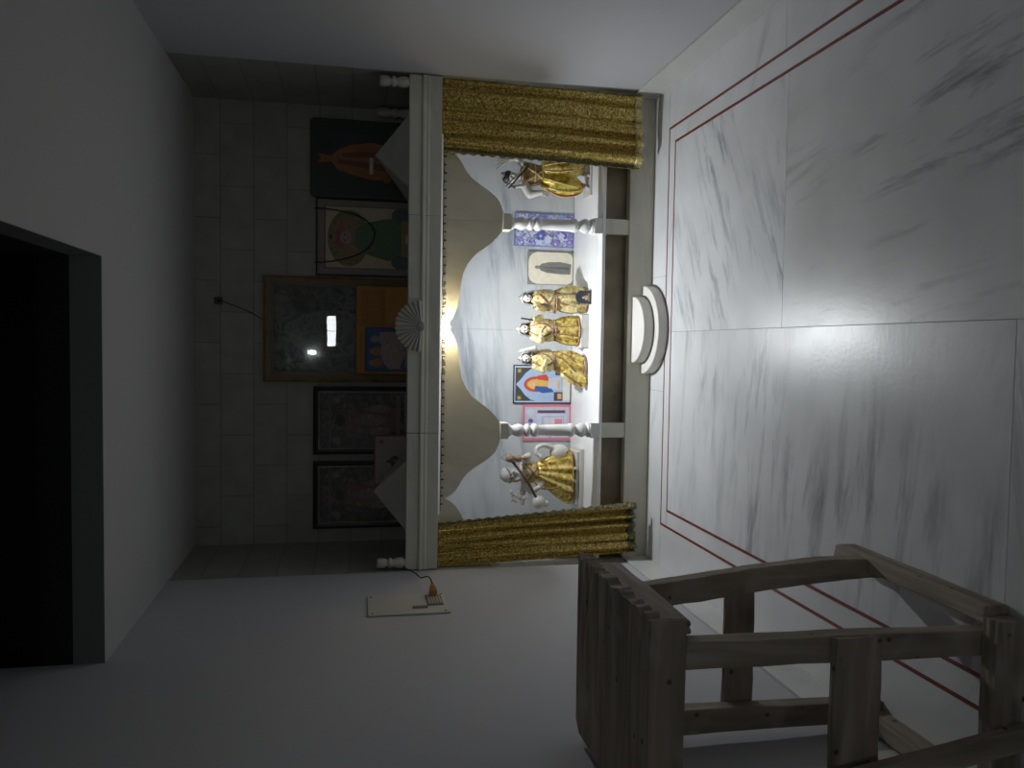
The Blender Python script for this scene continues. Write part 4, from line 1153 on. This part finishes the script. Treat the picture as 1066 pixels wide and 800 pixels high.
# brown wrap across the chest
rgc = [(1.012, YJ, .728, .032, .026, 0), (1.012, YJ, .710, .080, .044, .02), (1.014, YJ, .66, .070, .050, .04), (1.015, YJ, .61, .056, .050, .05), (1.013, YJ, .575, .060, .052, .05)]
bm = bmesh.new(); folds(bm, rgc, 64, 9, .2); finish('sash', bm, m_braid, t, smooth=True)
trims(t, rgc, [[(220, .715), (250, .66), (290, .60)], [(310, .715), (280, .66), (240, .60)], [(a, .60) for a in range(180, 361, 15)], [(a, .645) for a in range(200, 341, 14)]], .004, m_hem, 'braid')
bm = bmesh.new(); tube(bm, [(.912, YJ - .085, .812), (.99, YJ - .075, .745), (1.055, YJ - .06, .690)], .0048, 10); tube(bm, [(.925, YJ - .07, .825), (.98, YJ - .07, .775)], .003, 8)
finish('flute', bm, m_hair, t, smooth=True)
bm = bmesh.new(); box(bm, .90, 1.10, YJ - .075, YJ + .07, .3063, .318); finish('plinth', bm, m_stone, t, bevel=.003)

# seated-skirt idol with the stringed instrument
YK = 4.80
t = thing('idol', 'white-haired marble idol in a wide gold skirt holding a gourd instrument, at the switchboard side', 'statue', (-.80, YK, ZS), g_id)
bm = bmesh.new()
hr = .047
P, M = head(bm, (-.784, YK - .012, .742), hr, -.25, -.1)
capsule(bm, (-.778, YK, .70), (-.772, YK, .672), .016, .017)
capsule(bm, (-.772, YK, .645), (-.768, YK, .575), .048, .040); ell(bm, (-.772, YK, .658), (.078, .036, .030))
capsule(bm, (-.768, YK, .56), (-.775, YK, .38), .05, .05)
capsule(bm, (-.715, YK - .01, .655), (-.668, YK - .03, .640), .026, .021); capsule(bm, (-.668, YK - .03, .640), (-.690, YK - .055, .700), .021, .014); hand(bm, (-.690, YK - .055, .700), (-.1, -.2, 1), (-.6, -1, 0), .052, .8, .2, 1)
capsule(bm, (-.830, YK - .01, .655), (-.885, YK - .035, .620), .026, .021); capsule(bm, (-.885, YK - .035, .620), (-.855, YK - .07, .578), .021, .014); hand(bm, (-.855, YK - .07, .578), (.8, -.2, -.4), (0, -1, .2), .052, .5, .3, -1)
capsule(bm, (-.838, YK + .005, .650), (-.905, YK + .005, .665), .022, .018); capsule(bm, (-.905, YK + .005, .665), (-.912, YK - .02, .705), .018, .012); hand(bm, (-.912, YK - .02, .705), (-.1, -.2, 1), (.4, -1, 0), .050, .5, .4, 1)
for s in (-1, 1):
    capsule(bm, (-.78 + s * .035, YK, .40), (-.78 + s * .035, YK - .02, .365), .018, .016); capsule(bm, (-.78 + s * .035, YK - .02, .362), (-.78 + s * .04, YK - .085, .357), .014, .011)
fuse('body', bm, m_stone, t, .0026)
face_parts(t, P, M, hr)
bm = bmesh.new(); ell(bm, P(0, .18, .42), (hr * .98, hr * 1.0, hr * .95), 24, 14, rot=M); ell(bm, P(.45, .2, .55), (hr * .6, hr * .7, hr * .6), rot=M); ell(bm, P(0, .8, -.3), (hr * .6, hr * .5, hr * .9), rot=M)
fuse('hair', bm, plain('silvery_white_hair', (.56, .56, .57), .4, bump=.4, bscale=140), t, .003)
crown(t, P, M, hr * .75, m_silver, .9, .3)
bm = bmesh.new(); tube(bm, [P(1.0 * math.cos(a), .18 + .98 * math.sin(a), .42 + .25 * math.sin(a)) for a in [PI + PI * i / 20 for i in range(21)]], .005, 8); tube(bm, smooth_path([P(-.75, -.3, .1), P(-.95, -.25, -.5), P(-.85, -.3, -1.1)], 5), .006, 8); finish('hair_band', bm, m_braid, t, smooth=True)
rgs = [(-.768, YK, .588, .046, .040, 0), (-.769, YK, .565, .062, .050, .04), (-.776, YK, .52, .090, .066, .07), (-.786, YK, .47, .120, .080, .09), (-.796, YK, .42, .146, .090, .10), (-.803, YK, .375, .160, .094, .10), (-.805, YK, .366, .158, .092, .10)]
bm = bmesh.new(); folds(bm, rgs, 120, 15, .4); finish('skirt', bm, m_gold, t, smooth=True)
trims(t, rgs, [[(a, .372) for a in range(0, 361, 10)]], .0055, m_braid, 'hem_braid')
trims(t, rgs, [[(345, .56), (345, .50), (346, .43), (347, .375)], [(195, .56), (195, .50), (194, .43), (193, .375)]], .0055, m_braid, 'braid')
rgc = [(-.772, YK, .678, .026, .022, 0), (-.772, YK, .664, .082, .044, .02), (-.771, YK, .62, .070, .050, .03), (-.769, YK, .58, .058, .048, .04)]
bm = bmesh.new(); folds(bm, rgc, 64, 6, .5); finish('bodice', bm, m_gold_pale, t, smooth=True)
trims(t, rgc, [[(200, .672), (230, .645), (265, .615), (305, .585)], [(335, .672), (308, .645), (275, .615), (235, .585)]], .0085, m_braid, 'sash')
bm = bmesh.new(); tube(bm, smooth_path([(-.826, YK - .05, .60), (-.86, YK - .065, .56), (-.865, YK - .07, .50), (-.85, YK - .08, .44)], 8), lambda f: .014 * (1 - .4 * f), 10, flat=.5); finish('scarf', bm, m_braid, t, smooth=True)
# instrument
bm = bmesh.new(); tube(bm, [(-.955, YK - .075, .575), (-.81, YK - .085, .655), (-.665, YK - .09, .770)], .0085, 12); v_ = finish('instrument_neck', bm, plain('brown_wood', (.13, .07, .035), .4), t, smooth=True)
bm = bmesh.new(); ell(bm, (-.945, YK - .07, .580), (.040, .036, .042), 24, 16); ell(bm, (-.955, YK - .07, .535), (.022, .02, .022), 16, 10); fuse('gourd', bm, m_stone, v_, .003)
bm = bmesh.new(); ell(bm, (-.672, YK - .09, .762), (.026, .022, .030), 20, 12); ell(bm, (-.672, YK - .09, .715), (.020, .018, .024), 20, 12); ell(bm, (-.668, YK - .10, .675), (.014, .014, .018), 16, 10); fuse('peg_head', bm, plain('brown_carving', (.30, .20, .13), .5, var=.5, vscale=60), v_, .003)
bm = bmesh.new(); tube(bm, [(-.690, YK - .06, .785), (-.672, YK - .06, .815), (-.650, YK - .06, .785)], .003, 6); finish('tuning_pegs', bm, m_silver, v_, smooth=True)
# garland of white blossoms
bm = bmesh.new(); rq = random.Random(2)
for i in range(16):
    c_ = Vector((-.875 - .05 * rq.random() - .002 * i, YK - .05 - .03 * rq.random(), .74 - .006 * i + .02 * rq.random()))
    for k in range(5):
        a = 2 * PI * k / 5; ell(bm, c_ + Vector((.009 * math.cos(a), -.002, .009 * math.sin(a))), (.0065, .004, .0065), 8, 6)
    ell(bm, c_ + Vector((0, -.005, 0)), (.004, .004, .004), 8, 6)
finish('blossoms', bm, m_stone, t, smooth=True)
# white swan at the skirt
bm = bmesh.new()
tube(bm, smooth_path([(-.640, YK - .01, .46), (-.615, YK - .02, .50), (-.602, YK - .03, .545), (-.618, YK - .035, .585), (-.650, YK - .04, .590), (-.668, YK - .045, .570)], 8), lambda f: .017 - .006 * f, 12)
ell(bm, (-.672, YK - .047, .565), (.016, .013, .013)); ell(bm, (-.650, YK + .0, .44), (.05, .05, .06)); capsule(bm, (-.686, YK - .05, .556), (-.700, YK - .052, .548), .006, .003)
fuse('swan', bm, m_stone, t, .003)
bm = bmesh.new(); box(bm, -.965, -.640, YK - .075, YK + .085, .330, .349); box(bm, -.985, -.620, YK - .10, YK + .10, .3063, .330); finish('plinth', bm, m_stone, t, bevel=.003)

# ------------------------------------------------------------------ wall fittings
sb = thing('switchboard', 'flat beige switchboard plate with socket on the bare left wall', 'switchboard', (XL, 3.76, 1.43))
m_beige = plain('beige_plastic', (.50, .49, .44), .45)
bm = bmesh.new(); box(bm, XL + .0005, XL + .010, 3.618, 3.902, 1.247, 1.620); finish('plate', bm, m_beige, sb, bevel=.003)
bm = bmesh.new(); box(bm, XL + .010, XL + .016, 3.715, 3.865, 1.268, 1.345); so = finish('socket', bm, plain('brown_bakelite', (.17, .13, .09), .4), sb, bevel=.003)
for k in range(5):
    bm = bmesh.new(); box(bm, XL + .016, XL + .018, 3.735, 3.845, 1.276 + k * .013, 1.282 + k * .013); finish('slot', bm, m_beige, so)
bm = bmesh.new(); box(bm, XL + .010, XL + .017, 3.680, 3.708, 1.345, 1.415); finish('switch', bm, MATS['brown_bakelite'], sb, bevel=.003)
for y, z in ((3.64, 1.60), (3.88, 1.60), (3.64, 1.268), (3.885, 1.262)):
    bm = bmesh.new(); ell(bm, (XL + .010, y, z), (.002, .006, .006), 12, 6); finish('screw', bm, plain('dark_screw', (.06, .06, .06), .4, metal=.6), sb, smooth=True)
pl = thing('power_plug', 'orange plug with black cable, pushed into the switchboard socket', 'plug', (XL + .019, 3.85, 1.30))
m_orange = plain('orange_plastic', (.50, .22, .04), .4)
bm = bmesh.new(); beam(bm, [[(XL + .0185, 3.85 + sy * .018, 1.305 + sz * .018) for sy, sz in ((-1, -1), (1, -1), (1, 1), (-1, 1))], [(XL + .045, 3.85 + sy * .018, 1.305 + sz * .018) for sy, sz in ((-1, -1), (1, -1), (1, 1), (-1, 1))], [(XL + .070, 3.855 + sy * .008, 1.308 + sz * .008) for sy, sz in ((-1, -1), (1, -1), (1, 1), (-1, 1))]])
finish('plug_body', bm, m_orange, pl, bevel=.003)
bm = bmesh.new(); tube(bm, smooth_path([(XL + .070, 3.855, 1.308), (XL + .085, 3.90, 1.315), (XL + .075, 3.97, 1.325), (XL + .045, 4.05, 1.345), (XL + .030, 4.15, 1.355), (XL + .022, 4.25, 1.375), (XL + .020, 4.335, 1.408), (XL + .03, 4.375, 1.412), (XL + .05, 4.45, 1.345)], 8), .0035, 8); finish('cable', bm, m_wire, pl, smooth=True)

sk_ = thing('wall_plug', 'small black plug on the tiled wall above the largest picture, thin cable trailing', 'plug', (.244, YB, 2.478))
bm = bmesh.new(); box(bm, .222, .266, YB - .012, YB - .001, 2.452, 2.500); finish('socket_plate', bm, plain('dark_grey_plastic', (.06, .06, .055), .5), sk_, bevel=.003)
bm = bmesh.new(); capsule(bm, (.245, YB - .012, 2.470), (.245, YB - .035, 2.468), .014, .009); finish('plug_body', bm, m_wire, sk_, smooth=True)
bm = bmesh.new(); tube(bm, smooth_path([(.245, YB - .035, 2.462), (.225, YB - .03, 2.41), (.20, YB - .02, 2.34), (.165, YB - .015, 2.27), (.135, YB - .02, 2.222)], 8), .003, 6); finish('cable', bm, m_wire, sk_, smooth=True)

# ------------------------------------------------------------------ rough wooden stool
stool = thing('wooden_stool', 'tall rough weathered wooden work stool of nailed planks, close by on the marble floor', 'stool', (-.92, 2.08, 0))
def wood(name, bm, mat, rough_=.003, par=stool, sub=3, seed=0):
    """worn timber: cut up a little and jittered so that edges are not true"""
    bmesh.ops.subdivide_edges(bm, edges=bm.edges[:], cuts=sub, use_grid_fill=True)
    rw = random.Random(seed + len(bm.verts))
    for v in bm.verts: v.co += Vector((rw.uniform(-1, 1), rw.uniform(-1, 1), rw.uniform(-1, 1))) * rough_
    return finish(name, bm, mat, par, bevel=.004)
def plank(y0, y1, seed, xl=-1.200):
    """top plank with a splintered right end"""
    bm = bmesh.new(); rw = random.Random(seed); n = 22
    top = []
    prof = [-.645 + rw.uniform(-.011, .004) for _ in range(n + 1)]
    z0, z1 = .962, 1.0
    pts = [(xl, y0)] + [(prof[i], y0 + (y1 - y0) * i / n) for i in range(n + 1)] + [(xl + (.03 if y1 > 2.3 else 0), y1), (xl, y1 - (.04 if y1 > 2.3 else 0.0001))]
    a = [bm.verts.new((x, y, z1 + rw.uniform(-.002, .001))) for x, y in pts]; b_ = [bm.verts.new((x + rw.uniform(-.006, .003), y, z0)) for x, y in pts]
    bm.faces.new(a[::-1]); bm.faces.new(b_)
    for i in range(len(pts)): bm.faces.new((a[i], a[(i + 1) % len(pts)], b_[(i + 1) % len(pts)], b_[i]))
    finish('plank', bm, WX, stool, bevel=.003)
plank(2.118, 2.405, 1); plank(1.822, 2.112, 2)
bm = bmesh.new(); box(bm, -1.200, -.652, 1.790, 1.818, .905, .998); wood('apron', bm, WX, .0025)
bm = bmesh.new(); box(bm, -1.195, -.70, 2.335, 2.362, .890, .960); wood('apron', bm, WX, .0025)
bm = bmesh.new(); box(bm, -.700, -.664, 1.822, 2.362, .880, .960); wood('end_board', bm, WY, .003)
bm = bmesh.new(); box(bm, -1.200, -1.165, 1.822, 2.362, .880, .960); wood('end_board', bm, WY, .003)
def leg(secs, seed):
    """secs: (x0, x1, y0, y1, z)"""
    bm = bmesh.new()
    q = []
    for i in range(len(secs) - 1):
        for k in range(4):
            f = k / 4; q.append([secs[i][j] + (secs[i + 1][j] - secs[i][j]) * f for j in range(5)])
    q.append(list(secs[-1]))
    rw = random.Random(seed)
    beam(bm, [[(a + rw.uniform(-.002, .002), c, z), (b_ + rw.uniform(-.002, .002), c, z), (b_ + rw.uniform(-.002, .002), d, z), (a + rw.uniform(-.002, .002), d, z)] for a, b_, c, d, z in q])
    finish('leg', bm, WZ, stool, bevel=.004)
leg([(-.776, -.710, 1.792, 1.845, .904), (-.784, -.716, 1.792, 1.845, .5), (-.792, -.726, 1.792, 1.845, 0)], 1)
leg([(-.800, -.728, 2.280, 2.330, .900), (-.782, -.706, 2.280, 2.330, .70), (-.758, -.682, 2.280, 2.330, .48), (-.735, -.662, 2.280, 2.330, .22), (-.728, -.664, 2.280, 2.330, .08), (-.728, -.666, 2.280, 2.330, 0)], 2)
leg([(-1.192, -1.108, 2.280, 2.330, .900), (-1.195, -1.120, 2.280, 2.330, .45), (-1.200, -1.135, 2.280, 2.330, 0)], 3)
bm = bmesh.new(); box(bm, -1.145, -.77, 2.331, 2.358, .436, .530); wood('rail', bm, WX, .003)
bm = bmesh.new(); box(bm, -1.20, -.713, 1.766, 1.790, .392, .520); wood('rail', bm, WX, .003)
bm = bmesh.new(); box(bm, -1.20, -.683, 1.735, 1.790, .002, .085); wood('rail', bm, WX, .003)
bm = bmesh.new(); beam(bm, [[(-.705 + dx, y, z) for dx, z in ((0, .001), (.045, .001), (.045, .074), (0, .078))] for y in (1.792, 2.46)]); wood('runner', bm, WY, .002)
bm = bmesh.new(); beam(bm, [[(-1.205 + dx, y, z) for dx, z in ((0, .001), (.045, .001), (.045, .074), (0, .078))] for y in (1.792, 2.42)]); wood('runner', bm, WY, .002)
# splayed near leg on the wall side
bm = bmesh.new()
beam(bm, [[(x + dx, y, z) for dx, y in ((-.03, 1.700), (.03, 1.700), (.03, 1.732), (-.03, 1.732))] for x, z in ((-1.118, .93), (-1.045, .46), (-.975, .003))])
wood('leg', bm, WZ, .0025)

# ------------------------------------------------------------------ camera, world, view
f, pitch, yaw, roll = 840.0084, .1969, .0480, .0056
fw = Vector((-math.sin(yaw) * math.cos(pitch), math.cos(yaw) * math.cos(pitch), -math.sin(pitch)))
rt = fw.cross(Vector((0, 0, 1))).normalized(); up = rt.cross(fw)
r2 = rt * math.cos(roll) + up * math.sin(roll); u2 = up * math.cos(roll) - rt * math.sin(roll)
cam = bpy.data.cameras.new('camera'); co = bpy.data.objects.new('camera', cam); COL.objects.link(co)
cam.sensor_fit = 'HORIZONTAL'; cam.sensor_width = 36; cam.lens = f / 1066 * 36; cam.clip_start = .02
M = Matrix((-u2, r2, -fw)).transposed().to_4x4(); M.translation = Vector((0, 0, 1.7)); co.matrix_world = M
S.camera = co
w = bpy.data.worlds.new('world'); S.world = w; w.use_nodes = True
w.node_tree.nodes['Background'].inputs[0].default_value = (.5, .6, .8, 1); w.node_tree.nodes['Background'].inputs[1].default_value = .05
vs = S.view_settings; vs.view_transform = 'Standard'; vs.look = 'None'; vs.gamma = 1; vs.use_curve_mapping = False; vs.exposure = 0.0
S.cycles.use_denoising = True
S.cycles.max_bounces = 10; S.cycles.diffuse_bounces = 6
